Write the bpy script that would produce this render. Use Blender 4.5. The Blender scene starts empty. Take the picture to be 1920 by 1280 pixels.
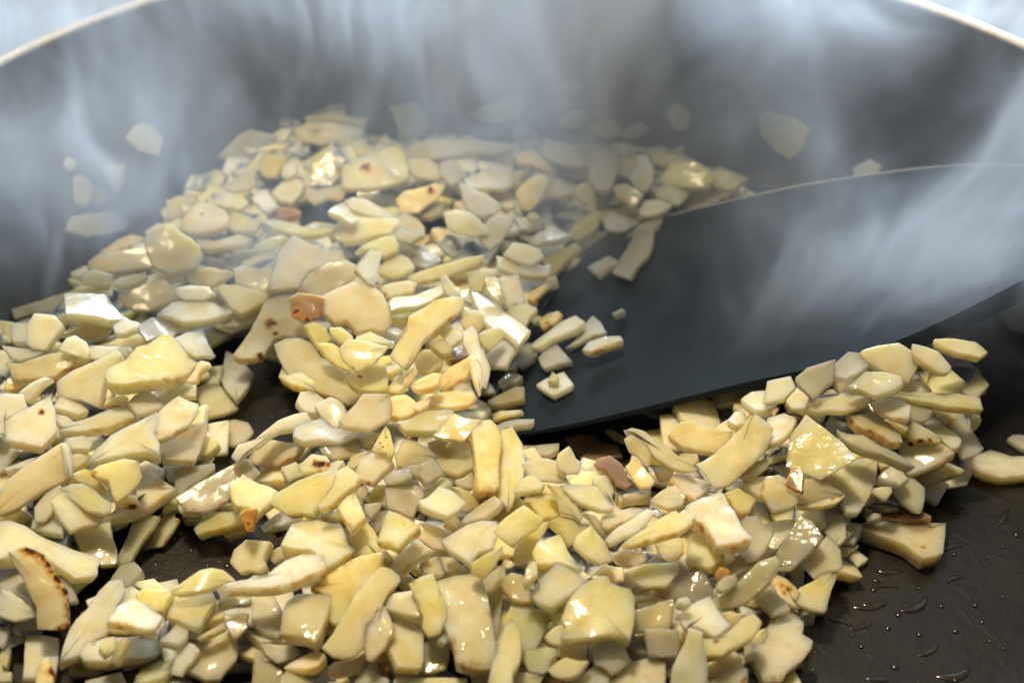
import bpy, math, random
import numpy as np
from mathutils import Vector, Matrix, noise

# ------------------------------------------------------------------ camera, world, lights, exposure
scene = bpy.context.scene
coll = scene.collection
W0, H0 = 1920.0, 1280.0
HFOV = math.radians(42.0)
PITCH = math.radians(38.0)
CAM = Vector((-0.0040, -0.222, 0.1955))
FPX = W0 / 2 / math.tan(HFOV / 2)
R_RIM, Z_RIM, R_FLOOR = 0.1440, 0.0512, 0.116

cam_d = bpy.data.cameras.new('camera')
cam_d.sensor_fit = 'HORIZONTAL'
cam_d.angle = HFOV
cam_d.clip_start = 0.005
cam_d.clip_end = 20.0
cam = bpy.data.objects.new('camera', cam_d)
cam.location = CAM
cam.rotation_euler = (math.pi / 2 - PITCH, 0, 0)
coll.objects.link(cam)
scene.camera = cam
cam_d.dof.use_dof = True
cam_d.dof.focus_distance = 0.262
cam_d.dof.aperture_fstop = 14.0
cam_d.lens_unit = 'FOV'

world = bpy.data.worlds.new('World')
scene.world = world
world.use_nodes = True
wb = world.node_tree.nodes['Background']
wb.inputs[0].default_value = (1.0, 0.90, 0.74, 1)
wb.inputs[1].default_value = 0.24


def area_light(name, loc, target, size, power, color, size_y=None):
    d = bpy.data.lights.new(name, 'AREA')
    d.shape = 'RECTANGLE' if size_y else 'DISK'
    d.size = size
    if size_y:
        d.size_y = size_y
    d.energy = power
    d.color = color
    o = bpy.data.objects.new(name, d)
    o.location = loc
    o.rotation_euler = (Vector(target) - Vector(loc)).to_track_quat('-Z', 'Y').to_euler()
    coll.objects.link(o)
    return o


# warm cooker-hood lamp above the front of the pan, cool window light from behind
area_light('hood_lamp', (-0.06, -0.01, 0.46), (-0.02, -0.01, 0.0), 0.06, 3.1, (1.0, 0.775, 0.465))
area_light('window_light', (0.16, 1.10, 0.37), (0.0, 0.05, 0.06), 0.55, 50.0, (0.78, 0.88, 1.0), 0.36)

scene.view_settings.view_transform = 'Standard'
scene.view_settings.look = 'None'
scene.view_settings.exposure = 0.08
scene.view_settings.gamma = 1.0
scene.view_settings.use_curve_mapping = False
cy = scene.cycles
cy.use_denoising = True
try:
    cy.denoiser = 'OPENIMAGEDENOISE'
except Exception:
    pass
cy.use_adaptive_sampling = True
cy.adaptive_threshold = 0.045
cy.max_bounces = 5
cy.diffuse_bounces = 2
cy.glossy_bounces = 2
cy.transmission_bounces = 4
cy.volume_bounces = 0
cy.volume_step_rate = 9.0
cy.volume_max_steps = 64
cy.caustics_reflective = False
cy.caustics_refractive = False
cy.sample_clamp_indirect = 4.0

# ------------------------------------------------------------------ helpers
CP, SP = math.cos(PITCH), math.sin(PITCH)
AX_X, AX_UP, AX_F = Vector((1, 0, 0)), Vector((0, SP, CP)), Vector((0, CP, -SP))


def ray(px, py):
    return (AX_X * ((px - W0 / 2) / FPX) + AX_UP * (-(py - H0 / 2) / FPX) + AX_F)


def hit_z(px, py, z):
    d = ray(px, py)
    return CAM + d * ((z - CAM.z) / d.z)


def to_px(p):
    v = Vector(p) - CAM
    f = v.dot(AX_F)
    return W0 / 2 + FPX * v.dot(AX_X) / f, H0 / 2 - FPX * v.dot(AX_UP) / f


def pan_z(r):
    if r <= R_FLOOR:
        return 0.0
    return Z_RIM * ((r - R_FLOOR) / (R_RIM - R_FLOOR)) ** 1.7


def pan_normal(x, y):
    r = math.hypot(x, y)
    if r <= R_FLOOR:
        return Vector((0, 0, 1))
    e = 1e-4
    s = (pan_z(r + e) - pan_z(r - e)) / (2 * e)
    return Vector((-s * x / r, -s * y / r, 1)).normalized()


def pan_dist(p):
    r = min(math.hypot(p.x, p.y), R_RIM)
    return (p.z - pan_z(r)) * pan_normal(p.x, p.y).z


def hit_pan(px, py, off=0.0):
    d = ray(px, py).normalized()
    t = 0.1
    while t < 0.7:
        p = CAM + d * t
        if pan_dist(p) < off:
            break
        t += 0.0008
    return CAM + d * t


def link(o, parent=None):
    coll.objects.link(o)
    if parent is not None:
        o.parent = parent
    return o


def mesh_obj(name, verts, faces, mat, parent=None, smooth=True):
    me = bpy.data.meshes.new(name)
    me.from_pydata([tuple(v) for v in verts], [], faces)
    me.update()
    if smooth:
        me.polygons.foreach_set('use_smooth', [True] * len(me.polygons))
    if mat:
        me.materials.append(mat)
    return link(bpy.data.objects.new(name, me), parent)


def tag(o, label=None, cat=None, group=None, kind=None):
    if label: o['label'] = label
    if cat: o['category'] = cat
    if group: o['group'] = group
    if kind: o['kind'] = kind
    return o


def empty(name, loc=(0, 0, 0)):
    o = bpy.data.objects.new(name, None)
    o.location = loc
    o.empty_display_size = 0.02
    return link(o)


def new_mat(name):
    m = bpy.data.materials.new(name)
    m.use_nodes = True
    nt = m.node_tree
    return m, nt, nt.nodes['Principled BSDF']


def node(nt, typ, **kw):
    n = nt.nodes.new(typ)
    for k, v in kw.items():
        if k.startswith('i_'):
            key = k[2:]
            n.inputs[int(key) if key.isdigit() else key.replace('_', ' ')].default_value = v
        else:
            setattr(n, k, v)
    return n


def math_node(nt, op, a, b=None, clamp=False):
    n = nt.nodes.new('ShaderNodeMath')
    n.operation = op
    n.use_clamp = clamp
    for i, v in enumerate((a, b)):
        if v is None: continue
        if isinstance(v, (int, float)): n.inputs[i].default_value = v
        else: nt.links.new(v, n.inputs[i])
    return n.outputs[0]


def maprange(nt, v, a, b, c=0.0, d=1.0, smooth=False):
    n = nt.nodes.new('ShaderNodeMapRange')
    if smooth: n.interpolation_type = 'SMOOTHSTEP'
    nt.links.new(v, n.inputs[0])
    for i, x in enumerate((a, b, c, d)):
        n.inputs[i + 1].default_value = x
    return n.outputs[0]


def mixrgb(nt, fac, a, b):
    n = nt.nodes.new('ShaderNodeMix')
    n.data_type = 'RGBA'
    for i, v in ((0, fac), (6, a), (7, b)):
        if isinstance(v, (int, float)): n.inputs[i].default_value = v
        elif isinstance(v, tuple): n.inputs[i].default_value = v
        else: nt.links.new(v, n.inputs[i])
    return n.outputs[2]


# ------------------------------------------------------------------ materials
def onion_material():
    m, nt, b = new_mat('onion_flesh')
    L = nt.links.new
    tint = node(nt, 'ShaderNodeAttribute', attribute_name='tint')
    sc = node(nt, 'ShaderNodeAttribute', attribute_name='scorch')
    wet = node(nt, 'ShaderNodeAttribute', attribute_name='wet')
    uvw = node(nt, 'ShaderNodeAttribute', attribute_name='local')
    # fibres run along the piece's length
    mp = node(nt, 'ShaderNodeMapping')
    mp.inputs['Scale'].default_value = (120, 1500, 500)
    L(uvw.outputs['Vector'], mp.inputs['Vector'])
    fib = node(nt, 'ShaderNodeTexNoise', i_Scale=1.0, i_Detail=2.0)
    L(mp.outputs[0], fib.inputs['Vector'])
    blot = node(nt, 'ShaderNodeTexNoise', i_Scale=190.0, i_Detail=3.0)
    L(uvw.outputs['Vector'], blot.inputs['Vector'])
    fine = node(nt, 'ShaderNodeTexNoise', i_Scale=520.0, i_Detail=4.0)
    L(uvw.outputs['Vector'], fine.inputs['Vector'])
    hsv = node(nt, 'ShaderNodeHueSaturation')
    L(tint.outputs['Color'], hsv.inputs['Color'])
    L(maprange(nt, blot.outputs[0], 0.3, 0.7, 1.28, 0.80), hsv.inputs['Saturation'])
    v = math_node(nt, 'MULTIPLY', maprange(nt, blot.outputs[0], 0.28, 0.72, 0.84, 1.10),
                  maprange(nt, fib.outputs[0], 0.3, 0.7, 0.955, 1.02))
    L(v, hsv.inputs['Value'])
    s = math_node(nt, 'ADD', sc.outputs['Fac'],
                  math_node(nt, 'MULTIPLY', math_node(nt, 'SUBTRACT', fine.outputs[0], 0.5), 2.0))
    s = math_node(nt, 'MULTIPLY', s, maprange(nt, sc.outputs['Fac'], 0.0, 0.2))
    c1 = mixrgb(nt, maprange(nt, s, 0.10, 0.62, 0, 0.9), hsv.outputs[0], (0.46, 0.23, 0.055, 1))
    c2 = mixrgb(nt, maprange(nt, s, 0.55, 0.85), c1, (0.045, 0.016, 0.010, 1))
    L(c2, b.inputs['Base Color'])
    b.inputs['Subsurface Weight'].default_value = 1.0
    clear = node(nt, 'ShaderNodeAttribute', attribute_name='clear')
    L(clear.outputs['Fac'], b.inputs['Transmission Weight'])
    b.inputs['Subsurface Radius'].default_value = (1.0, 0.82, 0.50)
    b.inputs['Subsurface Scale'].default_value = 0.0070
    L(maprange(nt, wet.outputs['Fac'], 0, 1, 0.46, 0.26), b.inputs['Roughness'])
    b.inputs['IOR'].default_value = 1.24
    b.inputs['Specular IOR Level'].default_value = 0.32
    L(math_node(nt, 'MULTIPLY', maprange(nt, wet.outputs['Fac'], 0, 1, 0.10, 0.72), maprange(nt, s, 0.2, 0.5, 1.0, 0.15)), b.inputs['Coat Weight'])
    b.inputs['Coat Roughness'].default_value = 0.10
    # relief: fibres and pores under, a wobbly wet film on top
    h = math_node(nt, 'ADD', math_node(nt, 'MULTIPLY', fib.outputs[0], 0.6),
                  math_node(nt, 'MULTIPLY', fine.outputs[0], 0.5))
    bp = node(nt, 'ShaderNodeBump', i_Strength=0.16, i_Distance=0.0003)
    L(h, bp.inputs['Height'])
    L(bp.outputs[0], b.inputs['Normal'])
    wn = node(nt, 'ShaderNodeTexNoise', i_Scale=320.0, i_Detail=2.0)
    wn.inputs['Distortion'].default_value = 1.2
    L(uvw.outputs['Vector'], wn.inputs['Vector'])
    bw = node(nt, 'ShaderNodeBump', i_Strength=0.6, i_Distance=0.0007)
    L(maprange(nt, wet.outputs['Fac'], 0.62, 0.85, 0.10, 0.62), bw.inputs['Strength'])
    L(wn.outputs[0], bw.inputs['Height'])
    L(bw.outputs[0], b.inputs['Coat Normal'])
    return m


def pan_material():
    m, nt, b = new_mat('non_stick_coating')
    L = nt.links.new
    tc = node(nt, 'ShaderNodeTexCoord')
    n1 = node(nt, 'ShaderNodeTexNoise', i_Scale=26.0, i_Detail=4.0)
    L(tc.outputs['Object'], n1.inputs['Vector'])
    n2 = node(nt, 'ShaderNodeTexNoise', i_Scale=1600.0, i_Detail=2.0)
    L(tc.outputs['Object'], n2.inputs['Vector'])
    n3 = node(nt, 'ShaderNodeTexNoise', i_Scale=120.0, i_Detail=3.0)
    n3.inputs['Distortion'].default_value = 1.5
    L(tc.outputs['Object'], n3.inputs['Vector'])
    L(mixrgb(nt, maprange(nt, n1.outputs[0], 0.42, 0.72), (0.0042, 0.0041, 0.0052, 1), (0.0075, 0.0068, 0.0072, 1)), b.inputs['Base Color'])
    L(maprange(nt, n1.outputs[0], 0.35, 0.65, 0.30, 0.50), b.inputs['Roughness'])
    b.inputs['Coat Weight'].default_value = 0.12
    b.inputs['Coat Roughness'].default_value = 0.18
    h = math_node(nt, 'ADD', math_node(nt, 'MULTIPLY', n2.outputs[0], 0.25), n3.outputs[0])
    bp = node(nt, 'ShaderNodeBump', i_Strength=0.5, i_Distance=0.0006)
    L(h, bp.inputs['Height'])
    L(bp.outputs[0], b.inputs['Normal'])
    return m


def simple_mat(name, col, rough=0.4, metal=0.0, nscale=200.0, namp=0.15, bump=0.0002, coat=0.0, coat_r=0.1):
    m, nt, b = new_mat(name)
    L = nt.links.new
    tc = node(nt, 'ShaderNodeTexCoord')
    n = node(nt, 'ShaderNodeTexNoise', i_Scale=nscale, i_Detail=4.0)
    L(tc.outputs['Object'], n.inputs['Vector'])
    lo = tuple(c * (1 - namp) for c in col) + (1,)
    hi = tuple(min(1, c * (1 + namp)) for c in col) + (1,)
    L(mixrgb(nt, maprange(nt, n.outputs[0], 0.3, 0.7), lo, hi), b.inputs['Base Color'])
    L(maprange(nt, n.outputs[0], 0.3, 0.7, rough * 0.85, rough * 1.15), b.inputs['Roughness'])
    b.inputs['Metallic'].default_value = metal
    b.inputs['Coat Weight'].default_value = coat
    b.inputs['Coat Roughness'].default_value = coat_r
    bp = node(nt, 'ShaderNodeBump', i_Strength=0.4, i_Distance=bump)
    L(n.outputs[0], bp.inputs['Height'])
    L(bp.outputs[0], b.inputs['Normal'])
    return m


M_ONION = onion_material()
M_PAN = pan_material()
M_RIM = simple_mat('rolled_steel_rim', (0.60, 0.56, 0.50), 0.32, 0.75, 900, 0.1, 0.00005)
M_OUT = simple_mat('pan_enamel', (0.03, 0.03, 0.033), 0.35)
M_HOB = simple_mat('hob_steel', (0.022, 0.0185, 0.0155), 0.8, 0.0, 60, 0.06, 0.0001)
M_OIL = simple_mat('oil', (0.016, 0.013, 0.012), 0.22, 0.0, 900, 0.2, 0.0001, 0.4, 0.12)


def spatula_mat():
    m, nt, b = new_mat('grey_nylon')
    L = nt.links.new
    tc = node(nt, 'ShaderNodeTexCoord')
    n = node(nt, 'ShaderNodeTexNoise', i_Scale=45.0, i_Detail=4.0)
    L(tc.outputs['Object'], n.inputs['Vector'])
    g = node(nt, 'ShaderNodeTexNoise', i_Scale=2600.0, i_Detail=2.0)
    L(tc.outputs['Object'], g.inputs['Vector'])
    v = node(nt, 'ShaderNodeTexVoronoi', i_Scale=230.0)
    L(tc.outputs['Object'], v.inputs['Vector'])
    L(mixrgb(nt, maprange(nt, n.outputs[0], 0.3, 0.7), (0.008, 0.014, 0.023, 1), (0.015, 0.024, 0.036, 1)), b.inputs['Base Color'])
    L(maprange(nt, n.outputs[0], 0.3, 0.7, 0.40, 0.58), b.inputs['Roughness'])
    b.inputs['Specular IOR Level'].default_value = 0.045
    dots = maprange(nt, v.outputs['Distance'], 0.06, 0.12, 1.0, 0.0)
    h = math_node(nt, 'ADD', math_node(nt, 'MULTIPLY', g.outputs[0], 0.35), dots)
    bp = node(nt, 'ShaderNodeBump', i_Strength=0.45, i_Distance=0.0003)
    L(h, bp.inputs['Height'])
    L(bp.outputs[0], b.inputs['Normal'])
    return m


M_SPAT = spatula_mat()

# ------------------------------------------------------------------ hob and frying pan
hob = mesh_obj('stove_top', [(-1.5, -1.2, -0.006), (1.5, -1.2, -0.006), (1.5, 2.2, -0.006), (-1.5, 2.2, -0.006)], [(0, 1, 2, 3)], M_HOB)
tag(hob, kind='structure')


def lathe(name, prof, mat, parent, seg=160):
    verts, faces = [], []
    n = len(prof)
    for i in range(seg):
        a = 2 * math.pi * i / seg
        for r, z in prof:
            verts.append((r * math.cos(a), r * math.sin(a), z))
    for i in range(seg):
        j = (i + 1) % seg
        for k in range(n - 1):
            faces.append((i * n + k, j * n + k, j * n + k + 1, i * n + k + 1))
    return mesh_obj(name, verts, faces, mat, parent)


pan = empty('frying_pan')
tag(pan, 'large black non-stick frying pan with a thin pale steel rim', 'frying pan')
inner = [(0.0005, 0.0)] + [(R_FLOOR * k / 14, 0.0) for k in range(1, 15)]
for k in range(1, 17):
    r = R_FLOOR + (R_RIM - R_FLOOR) * k / 16
    inner.append((r, pan_z(r)))
lathe('inner_coating', inner, M_PAN, pan)
outer = [(0.0005, -0.005), (0.11, -0.005), (0.117, -0.003)]
for k in range(2, 17):
    r = R_FLOOR + (R_RIM - R_FLOOR) * k / 16
    outer.append((r + 0.0020, pan_z(r) - 0.0025))
lathe('outer_shell', outer, M_OUT, pan)
prof = [(R_RIM + 0.0012 + 0.0015 * math.cos(t), Z_RIM + 0.0002 + 0.0011 * math.sin(t)) for t in [2 * math.pi * k / 12 for k in range(13)]]
lathe('rim', prof, M_RIM, pan, 220)

# ------------------------------------------------------------------ spatula
PAIRS = [((945, 806), (926, 790)), ((958, 811), (917, 766)), ((990, 808), (944, 705)), ((1030, 800), (985, 630)),
         ((1080, 790), (1030, 555)), ((1140, 776), (1090, 485)), ((1210, 760), (1160, 437)), ((1290, 740), (1240, 405)),
         ((1400, 713), (1385, 370)), ((1500, 692), (1500, 345)), ((1600, 665), (1620, 326)), ((1700, 628), (1730, 312)),
         ((1800, 582), (1830, 306)), ((1930, 515), (1930, 309)), ((2040, 452), (2030, 322)), ((2110, 420), (2090, 340))]
_p0, _p1, _p2 = hit_z(958, 811, 0.0075), hit_z(1240, 405, 0.012), hit_z(1930, 515, 0.036)
SP_N = (_p1 - _p0).cross(_p2 - _p0).normalized()
if SP_N.z < 0: SP_N = -SP_N


def hit_blade(px, py, off=0.0):
    d = ray(px, py)
    t = (_p0 + SP_N * off - CAM).dot(SP_N) / d.dot(SP_N)
    return CAM + d * t


def catmull(pts, per):
    out = []
    n = len(pts)
    for i in range(n - 1):
        a, b_, c, d = pts[max(i - 1, 0)], pts[i], pts[i + 1], pts[min(i + 2, n - 1)]
        for k in range(per):
            t = k / per
            out.append(tuple(0.5 * ((2 * b_[j]) + (-a[j] + c[j]) * t + (2 * a[j] - 5 * b_[j] + 4 * c[j] - d[j]) * t * t
                                    + (-a[j] + 3 * b_[j] - 3 * c[j] + d[j]) * t ** 3) for j in range(len(b_))))
    out.append(pts[-1])
    return out


spat = empty('spatula', _p0)
tag(spat, 'dark blue-grey nylon spatula reaching into the onions from the side', 'spatula')
rows = catmull([(*a, *b_) for a, b_ in PAIRS], 5)
NT = 12
top, bot = [], []
for i, (ax, ay, bx, by) in enumerate(rows):
    u = i / (len(rows) - 1)
    th = 0.0013 + 0.0022 * u
    A, B = hit_blade(ax, ay), hit_blade(bx, by)
    for k in range(NT + 1):
        t = k / NT
        p = A.lerp(B, t)
        # slightly dished across, edges turned up a little, rounded rim
        edge = min(t, 1 - t)
        lip = 0.0028 * min(1.0, max(0.0, (u - 0.5) / 0.35)) * (1 - t) ** 3
        e = max(0.0, 1 - edge / 0.06)
        p = p + SP_N * (-0.0010 * math.sin(math.pi * t) * min(1, u * 4) - 0.0004 * e * e)
        top.append(p - _p0)
        bot.append(p - SP_N * (th + lip - 0.0008 * e * e) - _p0)
nr = len(rows)
vs = top + bot
off = len(top)
fs = []
for i in range(nr - 1):
    for k in range(NT):
        a, b_, c, d = i * (NT + 1) + k, i * (NT + 1) + k + 1, (i + 1) * (NT + 1) + k + 1, (i + 1) * (NT + 1) + k
        fs.append((a, d, c, b_))
        fs.append((off + a, off + b_, off + c, off + d))
    a, d = i * (NT + 1), (i + 1) * (NT + 1)
    fs.append((a, off + a, off + d, d))
    a, d = i * (NT + 1) + NT, (i + 1) * (NT + 1) + NT
    fs.append((a, d, off + d, off + a))
for k in range(NT):
    fs.append((k, k + 1, off + k + 1, off + k))
    a = (nr - 1) * (NT + 1) + k
    fs.append((a, off + a, off + a + 1, a + 1))
blade = mesh_obj('blade', vs, fs, M_SPAT, spat)
bv = blade.modifiers.new('edge', 'EDGE_SPLIT')
bv.split_angle = math.radians(50)
M_EDGE = simple_mat('edge_highlight_nylon', (0.075, 0.10, 0.125), 0.30, 0.0, 900, 0.3, 0.0001, 0.2, 0.15)  # paler, glossier than the blade: highlight on its upper edge put into the colour
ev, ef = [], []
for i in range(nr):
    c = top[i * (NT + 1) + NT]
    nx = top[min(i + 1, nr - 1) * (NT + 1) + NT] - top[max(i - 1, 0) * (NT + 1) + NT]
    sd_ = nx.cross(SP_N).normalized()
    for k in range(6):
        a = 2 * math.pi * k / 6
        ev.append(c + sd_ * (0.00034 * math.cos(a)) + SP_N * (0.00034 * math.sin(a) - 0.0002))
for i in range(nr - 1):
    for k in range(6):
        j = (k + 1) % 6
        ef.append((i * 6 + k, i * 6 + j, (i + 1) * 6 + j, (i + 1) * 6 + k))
mesh_obj('edge_highlight_bead', ev, ef, M_EDGE, spat)  # thin bead added to draw the bright line of light along the upper edge
# handle carries on beyond the blade's shoulder
c0 = (top[(nr - 1) * (NT + 1)] + top[(nr - 1) * (NT + 1) + NT]) / 2
dirv = (c0 - (top[(nr - 12) * (NT + 1)] + top[(nr - 12) * (NT + 1) + NT]) / 2).normalized()
side = dirv.cross(SP_N).normalized()
hv, hf = [], []
for i in range(9):
    s = i / 8
    c = c0 + dirv * (-0.004 + 0.20 * s) + Vector((0, 0, 0.05 * s * s))
    wv, hv_ = 0.0075 + 0.004 * math.sin(s * 3), 0.0035 + 0.003 * s
    for k in range(12):
        a = 2 * math.pi * k / 12
        hv.append(c + side * (wv * math.cos(a)) + SP_N * (hv_ * math.sin(a) - 0.0018))
for i in range(8):
    for k in range(12):
        j = (k + 1) % 12
        hf.append((i * 12 + k, i * 12 + j, (i + 1) * 12 + j, (i + 1) * 12 + k))
hf.append(tuple(range(11, -1, -1)))
hf.append(tuple(range(96, 108)))
mesh_obj('handle', hv, hf, M_SPAT, spat)

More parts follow.
